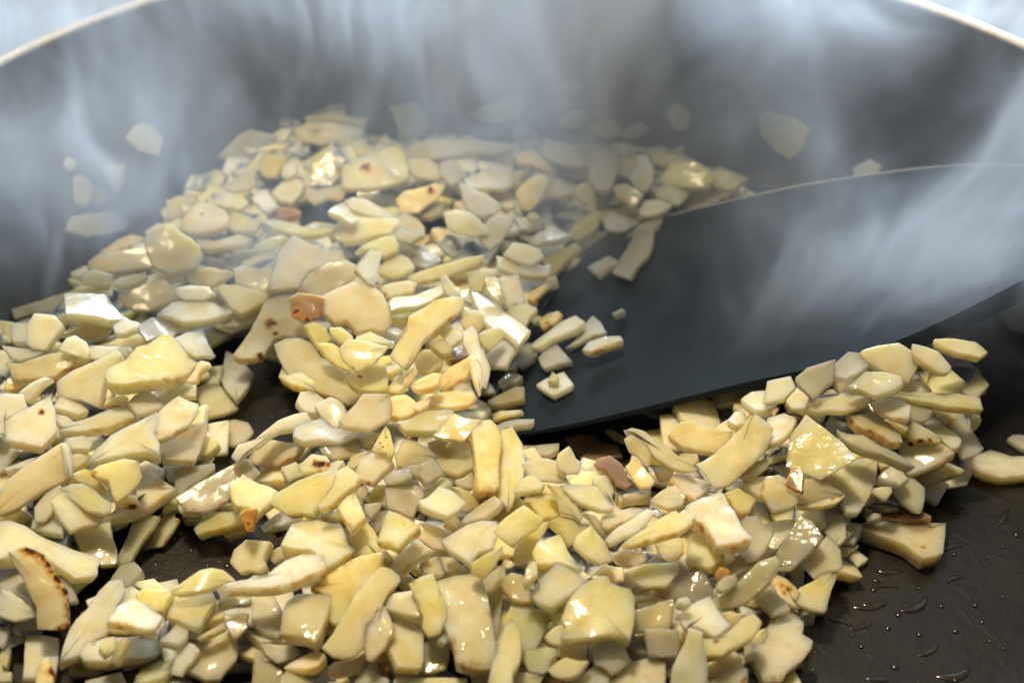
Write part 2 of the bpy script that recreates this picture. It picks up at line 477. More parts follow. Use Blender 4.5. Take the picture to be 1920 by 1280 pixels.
# outlines of the pieces one can pick out: id, height in the heap, colour, flags (g glossy, c curved, f on the pan, s on the spatula), outline
DATA = '''
@A 0 960 2.5
A1 1 w - 20 92 32 92 43 95 43 108 41 128 19 128
A1b 2 d - 28 132 27 122 31 110 35 109 39 120 40 132
A2 3 n g 8 32 16 29 22 29 30 32 37 40 41 47 47 55 50 62 51 70 52 85 44 87 30 86 28 74 25 65 19 52 13 42
A3 2 w c 0 8 10 7 20 11 32 19 45 24 58 31 70 38 75 41 71 47 71 53 55 55 45 48 38 40 33 35 22 30 12 30 6 33 -4 33
A4 1 w - 0 34 8 33 13 43 19 53 25 65 29 70 26 73 18 66 8 60 0 58
A5 1 w - 44 48 53 53 57 66 55 69 51 69 46 58
A6 2 w g 0 58 8 60 16 66 23 72 29 78 24 80 12 82 -4 76
A7 1 w - 0 77 7 81 7 88 4 102 -3 100
A8 0 p - 7 82 20 81 28 78 28 90 20 92 19 98 12 101 7 98
A9 1 g - 0 102 7 100 6 108 4 120 10 122 9 128 -3 128
A10 1 p - 56 14 82 8 84 20 87 30 87 38 84 41 76 42 72 37 62 30 59 22
A11 1 p - 27 -4 40 -6 47 8 47 15 42 18 34 16 26 12 25 6
A12 0 n - 45 16 50 13 56 16 56 20 52 25 47 20
A13 1 p g 100 5 110 3 118 4 115 12 108 22 104 30 100 37 92 40 89 36 90 30 96 18 99 9
A13b 0 n - 118 4 124 -1 130 1 131 5 136 7 131 15 126 23 123 26 113 26 106 29 108 21 114 12
A14 1 t g 90 40 100 37 106 45 105 50 100 57 97 60 90 62 80 58 84 48
A15 1 w c 81 53 90 52 92 60 90 66 86 70 84 80 80 84 80 91 72 98 66 104 61 111 47 116 49 106 54 88 58 80 66 72 74 60
A16 3 w - 84 79 90 70 100 66 110 70 118 76 118 84 115 92 105 91 95 88 84 83
A17 2 y - 102 62 108 57 118 58 130 60 128 68 124 76 113 75 106 70
A18 3 y c 130 58 140 50 150 44 158 42 166 43 173 48 176 53 166 56 158 60 148 62 136 62
A19 2 y g 130 60 148 62 158 60 160 66 156 74 152 85 145 88 133 81 127 78 129 68
A20 1 p - 61 112 68 98 82 94 98 94 112 92 124 95 126 102 112 108 96 116 80 118 65 117
A21 4 y - 76 100 80 94 86 93 88 98 84 106 79 110 75 105
A21b 4 y - 92 94 97 98 94 106 86 115 83 111 85 103
A22 3 w - 133 82 141 84 140 92 134 103 126 101 121 100 127 90
A23 3 w - 137 98 144 99 149 104 146 112 141 118 138 124 130 121 129 118 132 108
A24 3 n - 149 96 168 82 169 87 158 95 151 97
A25 2 w - 168 74 178 72 186 76 185 88 176 97 173 92 169 82
A26 2 p c 142 112 155 100 172 90 178 102 176 110 170 119 165 127 155 128 140 121
A27 1 g - 101 127 106 116 116 111 130 110 129 118 130 122 124 127 110 130
A28 2 w - 65 126 90 119 94 128 93 134 66 134
A31 1 d - 155 70 166 72 168 78 158 86 153 86
A32 1 y - 164 69 168 60 176 61 188 63 186 70 178 72 168 72
A33 0 p - 178 60 192 62 192 96 184 106 178 100 186 80
@B 480 960 2.5
B1 4 w c -6 50 8 48 14 42 22 36 34 32 44 33 49 38 50 42 46 48 38 53 28 58 16 61 4 62 -14 60 -25 57 -18 52
B2 2 p g -19 37 -16 28 -8 21 4 23 10 26 9 33 7 38 9 42 4 46 -4 44 -12 44
B3 1 n - 10 30 20 25 28 26 27 34 20 37 15 39 11 35
B4 2 p - 21 24 26 14 34 8 46 6 54 9 62 9 66 18 68 24 74 36 66 40 56 46 53 50 50 42 44 33 40 29 30 27
B5 3 p gc 24 66 30 60 42 61 54 60 54 68 52 80 50 96 46 101 36 98 28 97 22 94 20 84 21 74
B6 2 y - 42 58 54 48 66 40 78 34 92 32 94 38 93 42 86 52 76 62 70 70 64 82 60 86 53 80 55 64 48 60
B7 3 y c 94 41 100 42 106 47 107 51 100 58 94 68 94 72 88 78 82 84 80 96 80 102 74 108 66 110 58 108 51 102 58 94 62 86 68 76 74 64 82 54 88 46
B8 3 n g 80 98 80 90 84 80 92 73 97 74 102 84 103 92 98 104 90 113 86 112 84 106
B9 2 w - 94 68 104 61 116 59 122 66 124 74 126 80 120 80 108 76 98 71
B10 3 y - 116 55 124 50 132 48 136 56 140 64 142 74 142 82 138 92 130 94 126 88 126 78 120 64
B11 3 w gc 136 50 150 47 162 46 168 48 172 62 174 72 177 92 179 108 176 118 165 120 160 119 150 116 148 104 145 96 142 82 143 72 138 62
B12 2 p - 103 82 108 78 118 82 125 86 125 100 124 112 122 120 112 120 104 118 100 110 99 100 104 92
B13 1 p - 126 98 136 94 144 98 144 110 142 118 128 122 124 120
B14 3 w - 136 97 142 90 145 92 145 96 140 100
B15 1 p - 170 50 185 40 186 50 184 66 183 90 178 100 176 80 172 62
B16 1 n - 4 98 12 99 26 100 33 104 28 110 16 114 8 108
B17 2 d - 34 108 44 104 50 106 53 112 48 118 40 121 30 116 22 115 28 111
B18 1 p g 0 106 6 104 10 112 18 118 24 126 26 132 -3 132
B19 2 p - 24 118 34 120 44 128 44 134 18 134 20 124
B20 2 d - 55 120 60 112 72 110 82 105 84 108 78 114 66 122 58 123
B21 2 w - 79 118 84 113 92 122 100 127 100 134 72 134 76 124
B22 2 b g 92 112 98 111 100 116 97 122 93 116
B23 2 p - 108 122 130 124 150 124 156 128 156 134 104 134
B24 4 g - 186 88 192 82 196 88 198 96 198 106 196 116 193 124 192 134 175 134 177 120 180 106
B26 2 y g 69 20 74 12 82 8 88 14 92 22 96 28 100 33 98 38 94 40 91 33 76 34 72 28
B27 4 y - 92 22 95 10 99 1 104 1 114 5 120 9 120 13 116 20 110 28 106 30 100 27
B28 2 p - 98 41 106 32 116 24 122 22 131 32 122 38 113 46 108 46
B29 2 n - 119 18 120 8 122 6 134 10 150 17 144 24 143 29 132 28
B30 3 w - 142 23 148 16 158 10 168 7 180 7 180 16 178 24 174 28 166 32 160 42 152 36 146 32
B31 4 y - 160 40 172 32 184 26 185 30 178 42 170 50 162 46
B32 1 p - 124 38 138 32 142 46 136 50 126 48
B32b 1 p - 139 33 148 34 158 42 158 46 142 48
B33 0 n - 106 48 116 48 120 54 114 58 108 56
B34 1 p g 0 62 8 62 14 64 18 72 20 80 20 92 16 97 8 94 0 90 -2 78
@C 960 960 2.5
C2 3 y - 16 30 20 22 32 18 38 22 42 30 48 38 52 44 44 46 34 40 28 44 20 44 17 38
C3 2 y - 0 38 2 28 10 16 18 10 28 8 24 16 18 24 14 32 10 36 4 40
C4 4 y - 46 26 50 18 58 12 64 16 70 24 74 32 72 36 64 40 54 34
C5 2 y - 28 8 38 3 48 6 56 12 52 16 46 24 42 26 36 18
C6 3 p - 17 58 22 50 30 42 38 41 48 46 55 52 48 60 42 68 34 74 28 74 20 70 17 64
C7 4 y - 11 42 14 36 18 38 19 46 15 52 10 58 9 56
C8 2 n g 0 46 8 48 12 58 16 66 16 70 8 70 0 68 -6 60 -8 52
C9 1 g - 0 72 14 72 28 76 26 84 20 96 16 106 8 112 -2 108 -6 84
C10 4 y c 40 78 43 68 50 59 58 53 66 49 72 49 73 54 80 56 86 57 90 62 90 76 88 92 86 102 78 96 60 98 46 98 38 97 42 88 40 82
C11 3 y - 24 94 32 86 40 84 42 92 38 98 34 101 26 98
C12 2 y - 30 74 38 70 42 72 40 82 34 86 30 82
C13 2 p - 89 44 100 39 114 38 124 38 124 44 118 52 112 56 98 57 92 54 88 50
C14 1 t g 92 58 104 57 116 52 126 46 136 42 142 44 146 52 148 57 146 64 136 68 124 66 112 66 98 68 92 64
C15 2 t g 90 76 100 72 112 68 120 66 120 76 117 88 108 90 98 90 88 92 88 82
C16 3 t - 100 89 110 88 124 89 125 98 124 107 112 108 102 106
C17 1 t - 88 96 98 92 100 104 102 107 92 110 88 104
C18 3 w - 60 104 64 97 72 91 77 92 82 98 86 106 88 111 80 118 74 122 68 116 62 114
C19 3 p - 74 124 88 112 100 110 112 112 114 120 115 134 74 134
C20 2 t g 112 108 122 108 125 112 122 120 116 126
C21 3 w - 124 73 132 71 140 67 148 64 152 70 158 80 162 88 156 94 148 96 142 92 134 88 132 94 128 86
C22 4 w - 124 66 128 64 132 63 135 68 130 71 125 70
C23 5 w - 118 134 121 116 126 106 130 100 132 92 136 90 142 92 143 102 146 112 146 124 145 134
C24 4 y - 142 97 156 94 164 88 172 80 180 76 186 83 180 92 170 100 162 106 158 110 148 110 144 104
C25 2 p - 156 76 164 74 174 77 170 82 163 88 160 82
C26 2 d - 146 112 156 110 166 104 172 110 170 120 160 122 150 128 146 124
C27 1 n - 174 100 182 92 192 87 196 92 186 104 180 114 174 114
C28 3 p - 148 128 160 120 170 115 176 118 176 128 172 134 150 134
C30 3 b g 152 46 156 41 162 43 163 48 158 52 153 51
C30b 3 p g 154 54 160 48 167 47 169 51 163 58 156 61 153 59
C31 3 t gc 152 66 164 58 176 46 184 38 196 34 200 40 192 54 184 62 176 68 170 70 155 71
C32 2 p - 156 50 164 38 170 32 182 36 184 38 176 46 168 50
C33 2 p - 132 30 134 20 142 8 148 12 150 20 156 28 158 32 158 40 150 46 140 44 132 40
C34 2 p - 106 22 114 18 124 18 128 24 129 32 124 37 116 36 110 30
C36 4 y - 28 118 34 112 40 109 50 112 57 113 52 122 46 126 38 124 30 121
C37 2 d - 35 102 44 98 56 99 56 110 50 112 40 109 35 108
C38 2 d - 58 100 64 96 62 104 60 112 58 110
C39 1 g - 12 104 20 102 32 102 34 108 30 116 22 122 12 120 8 112
C40 2 p - 0 120 12 120 24 122 18 130 -2 134
C41 3 p - 44 128 54 122 62 115 70 118 74 122 70 134 44 134
C42 2 n - 74 34 84 28 96 30 100 36 92 40 80 40
C43 2 d - 64 46 72 40 82 42 84 52 74 54
@D 1400 960 2.5
D1 1 p gf 73 12 80 8 90 8 100 6 116 8 128 8 138 9 144 14 146 19 145 26 143 33 136 38 129 42 124 38 118 33 108 28 96 22 84 17
D1b 2 u - 101 6 104 0 112 -4 126 -3 136 2 137 8 128 8 118 9 108 9
D1c 2 p - 89 5 94 1 100 0 101 5 97 7 91 8
D2 3 y - 36 66 40 58 50 52 62 43 67 44 67 49 63 58 59 70 55 75 46 74 39 71
D3 2 w c 1 112 7 102 14 92 18 84 22 77 28 72 36 75 43 82 41 91 48 96 47 101 42 108 34 116 27 124 24 130 11 130
D4 2 d - 23 46 30 50 36 56 40 60 36 66 38 72 32 72 24 68 20 58 18 52
D4b 2 p - 4 64 10 56 18 52 24 62 30 68 32 72 22 77 16 76 10 70
D5 3 t g 20 34 30 20 36 10 41 5 48 8 54 16 52 24 46 32 40 38 34 44 24 44
D6 3 p - 46 32 54 26 61 18 66 24 70 30 71 38 70 42 66 44 60 44 52 49 46 46 41 40
D7 1 y - 42 78 50 75 50 80 43 84
D8 2 p - 11 38 16 30 14 18 17 8 26 6 34 6 36 10 30 20 20 33
D9 3 t g 0 40 -6 30 -8 12 0 4 10 4 11 9 17 12 18 18 14 28 8 37
D10 2 p - 58 12 66 8 74 8 74 20 68 27 62 20
D10b 1 p - 44 2 60 -4 72 2 73 10 64 14 54 14 48 8
D11 1 d - 0 95 6 90 15 87 14 94 8 104 2 110
@E 0 720 2.5
E1 3 w - -3 8 16 8 18 14 18 20 8 26 5 32 5 38 -3 39
E2 3 w - 5 28 14 22 26 16 36 11 40 20 41 34 40 40 34 48 24 50 14 48 6 42
E3 1 w - 0 40 6 40 12 48 14 54 8 60 4 66 -3 66
E4 2 w - 4 66 12 60 24 55 28 56 20 64 12 66 6 69
E6 3 p c 0 88 8 72 20 62 30 55 44 46 50 45 53 60 52 70 44 73 34 79 24 86 14 94 4 98 -3 98
E6b 4 w - 45 46 50 46 53 58 54 70 50 68
E7 2 w - 46 34 56 28 72 23 82 19 92 17 98 22 100 26 92 29 84 35 72 37 60 38 50 38
E8 2 w - 96 17 102 8 110 4 118 10 122 16 112 22 105 25 100 22
E9 2 p - 119 9 126 2 136 -1 146 2 147 12 140 12 130 12 120 17
E10 4 p g 114 36 116 28 122 18 130 12 138 11 148 15 147 20 141 31 134 37 128 42 120 44 116 42
E11 4 w - 68 58 74 48 84 38 96 32 108 26 116 22 116 30 114 36 116 42 120 50 120 58 112 56 100 56 88 56 76 57
E12 2 n - 134 34 146 30 155 28 154 36 150 48 146 58 138 61 124 60 120 52 122 46 132 40
E13 1 n - 152 38 160 40 164 46 160 54 156 57 148 55 149 46
E14 1 n f 160 40 166 29 176 27 185 29 189 36 184 46 176 48 166 47
E16 1 p - 146 4 156 0 166 1 170 8 175 14 174 20 168 24 158 26 153 22 150 12
E18 1 t g 131 62 144 62 162 63 162 68 154 74 144 80 140 86 136 87 132 80
E19 2 t - 136 88 142 80 152 73 164 66 176 60 184 58 190 64 192 68 184 76 174 84 170 90 158 96 148 97 140 94
E19b 1 g g 133 90 138 88 146 94 152 97 150 100 145 101 138 98 134 94
E20 4 y - 173 74 180 71 188 71 194 75 200 76 209 81 204 88 198 96 192 101 186 96 178 96 175 84
E21 5 b g 179 98 184 94 192 93 193 100 190 110 186 110 183 104
E22 2 y - 146 107 152 100 158 96 170 96 180 96 183 104 180 108 168 111 154 111 148 110
E23 5 y - 70 66 76 61 84 59 92 57 103 58 105 66 104 72 98 80 92 86 87 89 84 84 82 72 74 70
E24 3 d g 87 90 94 84 102 84 104 90 100 94 94 94
E25 2 p - 102 76 110 68 118 70 126 76 132 81 124 88 112 96 100 101 92 103 80 103 90 96 100 94 104 88
E26 4 y - 46 79 54 75 62 75 70 79 78 88 83 92 83 98 78 100 66 96 58 88 50 83
E27 3 p - 40 88 48 82 56 88 66 96 76 100 72 106 62 108 55 111 50 108 44 98
E28 3 y - 54 68 64 64 70 66 74 72 80 80 76 84 68 78 58 74
E29 2 p - 26 92 34 82 44 76 48 82 40 90 40 98 34 104 28 104
E31 1 p - 0 96 14 94 22 98 26 104 18 108 -3 104
E32 2 p - 44 56 58 52 66 54 64 62 54 68 52 62
E32b 2 w - 50 40 62 38 70 42 66 52 54 52
E33 2 w g 40 22 50 24 56 30 48 35 44 30
E35 2 p - 40 18 46 9 56 10 64 17 66 20 58 26 50 24
E36 2 p - 80 12 92 8 96 10 94 17 86 18 78 18
@F 480 720 2.5
F2 2 w - 31 14 34 6 42 5 48 9 50 14 49 20 46 26 38 24 34 20
F3 2 w - 48 14 56 10 64 14 67 20 67 28 62 33 56 32 50 26 47 20
F5 3 p - 63 30 70 22 78 12 84 8 94 8 100 12 100 22 96 28 88 34 80 36 66 34
F6 2 d - 100 10 112 8 118 12 122 20 118 24 110 27 101 27
F9 2 d - 130 12 140 6 160 2 165 10 158 15 150 20 138 20 130 18
F10 3 d - 119 14 130 10 130 18 124 22 118 18
F12 1 w sg 155 16 162 14 172 15 173 20 172 27 162 26 155 23
F13 1 d s 177 22 184 20 198 20 200 23 186 25 178 26
F14 1 w s 179 31 186 28 196 26 208 28 208 32 194 34 184 34
F15 3 y - 107 33 116 26 128 20 140 19 148 20 142 28 136 38 128 39 112 39
F16 3 y - 134 38 142 30 148 22 156 26 168 27 164 34 158 42 154 44 142 42
F17 3 y gc 163 36 170 29 176 28 182 34 184 44 182 58 181 70 180 80 176 83 166 84 163 80 165 64 165 50
F18 2 y - 184 36 192 34 199 46 201 60 199 76 195 84 192 92 189 95 184 90 180 84 181 74 183 56
F19 1 g - 130 44 140 42 152 45 158 44 163 42 165 56 164 66 156 70 150 71 142 67 138 62 134 54
F20 2 t - 105 54 110 44 113 40 120 43 130 50 136 55 126 58 112 63 106 62
F21 3 t - 110 64 122 60 132 56 138 62 141 66 134 72 126 77 122 72 116 70
F22 3 w - 96 70 102 66 110 64 117 67 118 72 108 74 98 74
F23 2 t - 98 76 108 74 120 73 124 80 124 86 120 94 117 103 110 100 102 96 99 92 98 84
F24 4 y - 89 46 92 40 97 32 100 36 102 44 104 52 101 58 96 52 90 50
F25 3 p - 75 68 78 58 88 51 98 52 102 60 98 66 92 72 86 75 80 72
F26 2 n - 69 60 72 54 80 50 86 50 80 58 75 66 71 65
F27 1 p - 78 42 84 36 92 36 90 44 88 49 80 46
F28 1 n g 48 50 60 46 76 40 78 46 76 52 64 57 58 58 50 54
F29 2 w - 30 36 38 29 46 27 52 28 58 33 70 34 80 37 76 39 62 43 46 46 36 47 29 44 29 40
F30 3 w - 0 42 6 36 16 28 28 23 36 22 39 26 38 30 30 34 20 35 12 39 6 45 2 48 -6 52 -12 58 -16 54 -12 46
F31 1 n - -6 58 2 46 12 42 22 44 32 46 39 46 36 51 30 57 20 62 10 61 0 59
F32 3 p - 36 58 40 54 46 53 52 54 56 60 60 58 66 62 62 68 50 68 36 66 32 60
F33 1 w - 20 62 30 58 36 64 36 68 28 72 24 75 21 70
F34 3 y - 12 88 20 80 32 73 44 68 58 64 60 70 58 78 52 88 48 94 42 100 36 99 26 98 20 94
F35 4 y - 60 66 66 62 71 64 77 70 74 76 68 84 60 92 52 95 49 94 54 84 58 76
F36 4 y - 62 92 68 84 74 80 76 86 80 96 82 102 77 108 72 112 68 106
F37 2 p - 74 78 82 76 84 80 80 90 78 88
F38 2 w - 82 90 95 88 92 94 86 102 82 98
F39 1 w - 5 109 14 98 20 94 24 100 34 100 28 106 16 108
F41 1 y - 83 86 90 76 98 76 98 92 90 90
F42 4 w - 122 92 130 84 138 77 146 80 154 86 155 90 148 98 142 103 132 100 124 96
F43 2 g - 124 84 134 74 140 70 147 74 142 78 134 82 126 86
F44 2 n - 149 74 156 70 162 66 164 74 161 80 152 78
F45 2 n - 144 78 152 78 162 82 172 86 172 90 158 96 153 95 154 88
F46 2 p - 152 105 158 98 168 90 178 84 184 90 182 96 174 102 162 105
F47 1 y - 50 98 60 94 63 94 66 103 56 102 50 100
F48 1 n - 142 103 150 97 156 108 162 112 152 114
F49 1 t - 84 104 92 96 98 94 98 100 94 110 90 112
F50 2 b - 170 84 178 80 178 84 172 88
@G 960 720 2.5
G1 4 y - -13 109 -4 100 8 92 16 98 21 104 18 109 10 114 5 118 1 122 -5 117
G2 3 p - 8 60 14 57 24 56 32 58 38 66 42 74 36 75 26 73 20 72 14 68
G3 4 w - 33 58 36 52 43 47 45 50 48 56 52 58 50 66 46 66 40 68 34 64
G4 3 p - 4 78 8 71 14 68 20 72 24 76 22 82 14 83 6 82
G5 2 y - 10 88 16 83 26 82 34 86 37 94 34 100 22 102 18 100 14 92
G6 3 y - 27 76 36 77 40 84 48 92 52 100 50 104 44 98 36 96 34 86
G7 3 p - 38 76 50 75 60 76 66 80 72 88 75 96 66 97 52 92 44 84
G8 2 g - 60 75 71 72 74 82 76 92 73 88 66 80
G9 1 n - 84 82 94 80 103 80 102 84 94 88 84 90
G10 2 p - 104 86 112 80 122 76 130 84 128 92 118 95 110 90
G11 2 p - 120 72 124 67 136 69 146 72 148 78 142 82 136 90 128 86 122 78
G12 1 u g 62 60 66 56 74 54 82 60 86 70 92 76 86 80 80 78 76 72 72 64
G12b 1 u g 52 58 56 52 66 44 78 46 82 54 72 55 62 62 54 62
G13 2 d - 86 62 92 56 100 64 106 74 103 78 96 79 91 72
G14 3 n - 85 42 90 38 96 40 102 46 105 56 103 62 100 62 94 54 88 50
G15 3 n - 86 36 92 34 100 36 108 42 116 46 122 52 130 58 137 66 132 68 122 66 114 62 106 54 102 46 94 38
G16 2 n - 70 34 74 33 84 39 84 46 76 42
G17 2 n - 117 42 120 36 128 29 138 28 144 32 154 34 164 35 162 42 152 52 140 53 126 50
G18 4 p - 136 64 144 60 154 52 164 42 172 34 178 26 186 28 194 34 190 48 182 56 176 64 166 74 160 78 152 80 148 74 144 68
G19 2 w - 172 14 180 6 192 5 198 14 192 24 182 24 176 20
G20 2 p - 162 30 168 20 174 22 176 28 168 34
G21 0 g - 92 20 112 16 126 16 130 20 122 28 104 26
G22 4 p - 132 92 144 86 156 83 160 86 166 96 172 110 177 124 168 126 155 127 150 120 146 108 140 102 134 98
G23 3 y - 160 82 170 78 180 84 182 88 176 98 170 101 164 92
G24 2 p - 172 76 184 70 200 68 210 74 200 82 190 88 182 86 176 80
G25 4 w - 70 118 80 108 92 100 100 94 106 96 102 102 94 110 84 116 74 122
G26 5 y - 84 124 94 114 106 104 116 98 122 95 124 97 128 94 136 98 134 104 124 112 112 118 100 121 90 124
G27 2 p - 68 100 80 94 94 92 100 94 90 100 80 106 72 112 68 110
G28 2 p - 52 98 62 98 70 106 71 114 66 112 58 102
G31 3 n - 166 62 178 60 190 56 192 60 184 68 172 72
G32 2 n - 126 52 138 52 140 58 136 64 128 60
G33 1 t - 105 62 114 62 120 66 120 72 110 72
G34 1 n - 8 46 18 46 34 44 34 50 28 56 18 56 8 56
G35 1 u - 40 40 50 38 60 38 66 44 58 50 50 56 44 48
@H 1440 640 2.5
H1 5 n - 125 2 140 -2 155 0 164 7 158 11 150 13 142 12 132 8 126 5
H2 5 n - 110 2 120 4 128 8 135 16 136 20 134 25 126 26 116 20 108 12
H3 4 n - 70 10 84 4 98 2 108 8 112 18 106 28 98 28 84 24 72 18
H4 4 t - 50 16 60 8 70 9 74 18 68 28 60 32 52 30 49 24
H5 4 t - 22 28 30 20 44 16 49 20 48 30 42 34 36 42 30 42 24 36
H6 5 w g 60 36 66 30 74 23 86 23 98 26 100 32 94 38 88 42 80 44 70 38
H7 2 n - 98 30 110 28 120 36 122 40 104 42 92 42
H8 4 g - 92 43 104 40 120 38 140 39 152 41 158 46 159 50 150 49 136 50 124 50 110 48
H9 4 p - 78 46 88 42 98 43 106 48 105 60 102 61 94 60 84 54
H10 3 t - 105 48 112 45 122 48 123 52 120 58 112 62 106 60
H11 2 t g 124 52 136 50 146 54 150 62 156 72 160 82 154 88 145 90 142 86 144 76 140 68 132 60
H12 2 p - 124 54 130 62 140 68 144 74 142 82 136 84 130 76 120 66 116 60
H13 4 p - 106 66 110 60 120 66 130 72 128 76 118 74 106 74 104 70
H14 3 p - 100 78 108 75 118 76 128 77 134 80 138 83 132 88 130 92 118 98 106 102 100 92
H15 2 n - 106 100 120 94 132 90 142 94 146 97 136 103 124 108 114 108
H16 4 g g 18 72 24 64 29 57 36 62 44 68 54 76 64 88 58 94 44 102 32 102 22 98 16 90
H17 5 t g 54 66 62 69 72 70 84 78 94 82 102 87 108 92 102 92 94 88 82 87 70 84 62 80 56 74
H18 3 p - 30 46 44 42 58 40 70 38 78 42 70 48 58 52 46 54 34 56 26 54
H19 3 n - 62 56 74 54 82 56 92 62 98 68 99 76 90 78 80 72 68 68 62 62
H20 5 u - 13 106 16 100 18 94 24 94 26 100 26 108 26 115 20 113
H21 3 n - 12 112 26 104 40 102 50 110 57 115 44 118 30 121 22 120
H21b 3 d - 30 121 44 118 57 115 52 120 40 124 28 127 20 126
H22 4 p - 0 102 6 102 12 110 20 116 22 120 16 124 6 127 0 124 -6 116
H23 2 g - 44 102 56 96 66 90 76 88 81 92 80 104 76 114 70 124 66 130 58 130 54 118 50 110
H24 3 p - 80 106 86 98 92 94 100 98 104 104 98 110 90 110 84 109
H25 4 p - 77 112 84 109 92 109 93 112 88 120 84 119
H26 3 w - 96 112 104 104 110 104 117 110 117 118 114 128 108 128 100 122 95 116
H27 1 n - 72 124 82 118 92 119 96 116 98 125 88 128
H28 1 w gf 141 94 152 88 162 84 172 83 182 86 196 86 208 90 204 98 190 104 174 107 160 104 148 99
H29 1 w f 181 74 184 70 190 70 198 72 200 84 192 84 188 82 182 78
H30 1 w f 171 -26 178 -31 194 -31 194 -5 184 -7 176 -14
H31 4 p - 0 58 12 54 20 58 16 70 8 78 -3 82
H31b 4 p - 14 44 22 36 30 42 28 52 18 52
H31c 3 w - 0 30 16 26 20 34 12 46 -2 48
H32 2 d - 82 88 92 88 96 94 90 96 84 98
@I 0 440 2.5
I1 1 p f 9 60 14 56 24 52 38 47 50 43 50 50 46 55 36 58 24 61 14 64 10 63
I2 3 w g 50 43 62 44 74 45 82 50 88 57 98 64 90 66 80 68 68 66 54 65 50 60
I3 2 w - 8 67 20 67 22 76 20 84 12 84 8 76
I3b 3 w - 20 68 26 60 40 61 44 66 46 72 40 82 36 88 26 86 20 80
I5 2 w - 2 83 14 85 28 86 36 89 28 93 16 96 8 92
I6 2 p - 6 95 18 96 32 91 46 88 60 90 66 94 54 101 44 108 36 109 22 108 12 106 9 101
I7 3 w - 45 86 50 78 56 76 64 81 68 90 66 94 56 91
I8 2 w - 64 82 80 84 98 87 94 92 84 90 76 93 68 91
I9 3 w - 44 110 56 102 70 96 86 89 92 94 88 102 82 106 80 114 78 122 70 127 62 123 52 122 45 119
I10 4 g gc 86 100 96 93 104 84 112 82 120 76 128 76 134 84 140 92 146 94 140 101 132 108 124 114 110 117 96 119 84 119 80 114 82 106
I11 2 d - 130 107 140 100 150 95 156 97 150 104 148 112 140 111 134 109
I12 3 w - 132 78 140 74 152 71 156 82 160 92 150 93 146 94 138 90
I13 4 w - 85 68 94 63 104 66 104 72 94 76 88 76
I14 2 p - 80 84 90 76 102 75 110 82 100 87
I15 1 n - 46 76 54 70 64 66 78 66 84 70 80 76 74 81 66 80 56 76
I16 1 p - 42 62 50 58 54 66 48 70
I17 2 w - 60 36 64 28 72 27 84 30 82 38 76 40 64 38
I17b 1 p - 55 40 62 38 78 40 84 44 74 46 58 43
I17c 3 p - 84 38 90 33 108 28 110 32 100 40 92 42
I18 2 n - 90 44 104 40 116 36 124 36 132 42 132 48 122 54 112 58 102 58 94 52
I19 3 w - 120 58 130 51 144 48 158 50 168 55 172 58 164 64 152 69 138 70 128 66
I20 2 t - 104 68 114 62 126 64 134 72 128 78 118 80 110 83 106 76
I21 3 w - 132 40 142 38 156 40 160 46 154 50 140 49 133 46
I22 2 n - 136 30 148 25 160 25 170 28 175 31 168 36 158 41 146 38
I23 2 p - 116 26 130 28 140 28 138 34 124 36
I26 2 w - 166 107 168 98 170 88 178 92 186 100 188 107 186 116 180 124 176 124 170 117
I27 1 w - 148 102 156 99 166 98 166 107 164 113 152 114 149 108
I28 1 d - 4 118 6 108 10 107 16 111 14 117 8 118
I29 2 w - 14 118 22 112 34 108 40 110 32 116 22 124 16 124
@J 400 440 2.5
J1 3 y g 4 40 10 38 18 38 24 40 36 43 42 44 42 50 34 56 22 62 14 56 10 48
J1b 2 p - 5 63 12 58 22 62 32 56 36 56 30 66 20 70 8 71
J2 2 p - 16 26 22 23 34 26 42 23 44 30 42 44 34 44 24 40 18 36
J3 3 y - 30 10 36 6 44 2 52 2 56 4 50 8 42 13 34 14
J4 3 n - 44 36 47 26 50 14 56 6 64 3 74 8 84 12 90 12 94 13 95 17 88 22 76 26 70 30 66 38 62 43 50 44
J5 3 p - 65 42 70 34 76 28 86 22 98 20 106 24 108 28 100 36 92 42 84 47 76 46
J6 4 b g 58 48 64 44 74 45 82 47 82 52 80 60 76 64 68 66 62 62 59 56
J7 3 p c 17 92 24 82 30 70 36 58 38 52 44 46 54 44 60 45 58 52 60 60 66 68 69 74 62 77 52 76 46 78 42 86 38 93 30 95 22 95
J9 2 p c 47 80 56 77 66 78 74 82 80 92 90 98 98 104 104 112 108 120 108 126 100 128 90 124 80 122 70 116 60 108 54 98 50 90
J10 3 y - 50 106 53 96 62 99 70 106 76 114 76 120 66 118 58 112
J12 3 y - 69 68 76 65 84 70 88 78 82 84 78 88 74 80
J13 4 y - 88 70 96 70 104 76 104 80 96 82 88 76
J14 3 p c 84 60 80 54 84 46 92 42 104 36 112 32 118 38 126 46 131 56 132 66 126 74 118 72 108 74 100 66 92 68
J15 5 y - 95 86 102 79 112 80 124 83 130 84 126 90 120 98 110 103 104 100 98 94
J15b 4 y - 108 76 118 73 128 77 135 83 128 84 116 82 106 80
J16 3 y - 100 106 112 100 120 97 128 98 130 108 130 118 120 120 110 119 104 114
J17 3 y - 80 82 90 82 98 88 104 100 98 102 90 98 82 90
J18 4 w - 106 28 112 18 118 12 126 14 124 24 122 34 120 41 114 38 110 32
J18b 3 y - 108 14 116 6 126 2 134 1 138 6 137 14 128 18 122 12 114 12
J19 2 p - 124 26 130 18 138 14 146 18 150 26 142 32 134 34 126 32
J20 1 t - 140 8 156 8 166 14 170 22 160 28 150 26 142 16
J21 2 p - 148 30 160 26 172 22 192 17 200 16 200 24 190 28 178 32 164 36 150 36
J22 2 p - 126 40 134 36 146 34 152 36 150 42 140 46 130 50
J23 3 y - 132 54 136 48 148 46 160 42 170 38 174 38 172 44 162 50 150 56 140 58 134 60
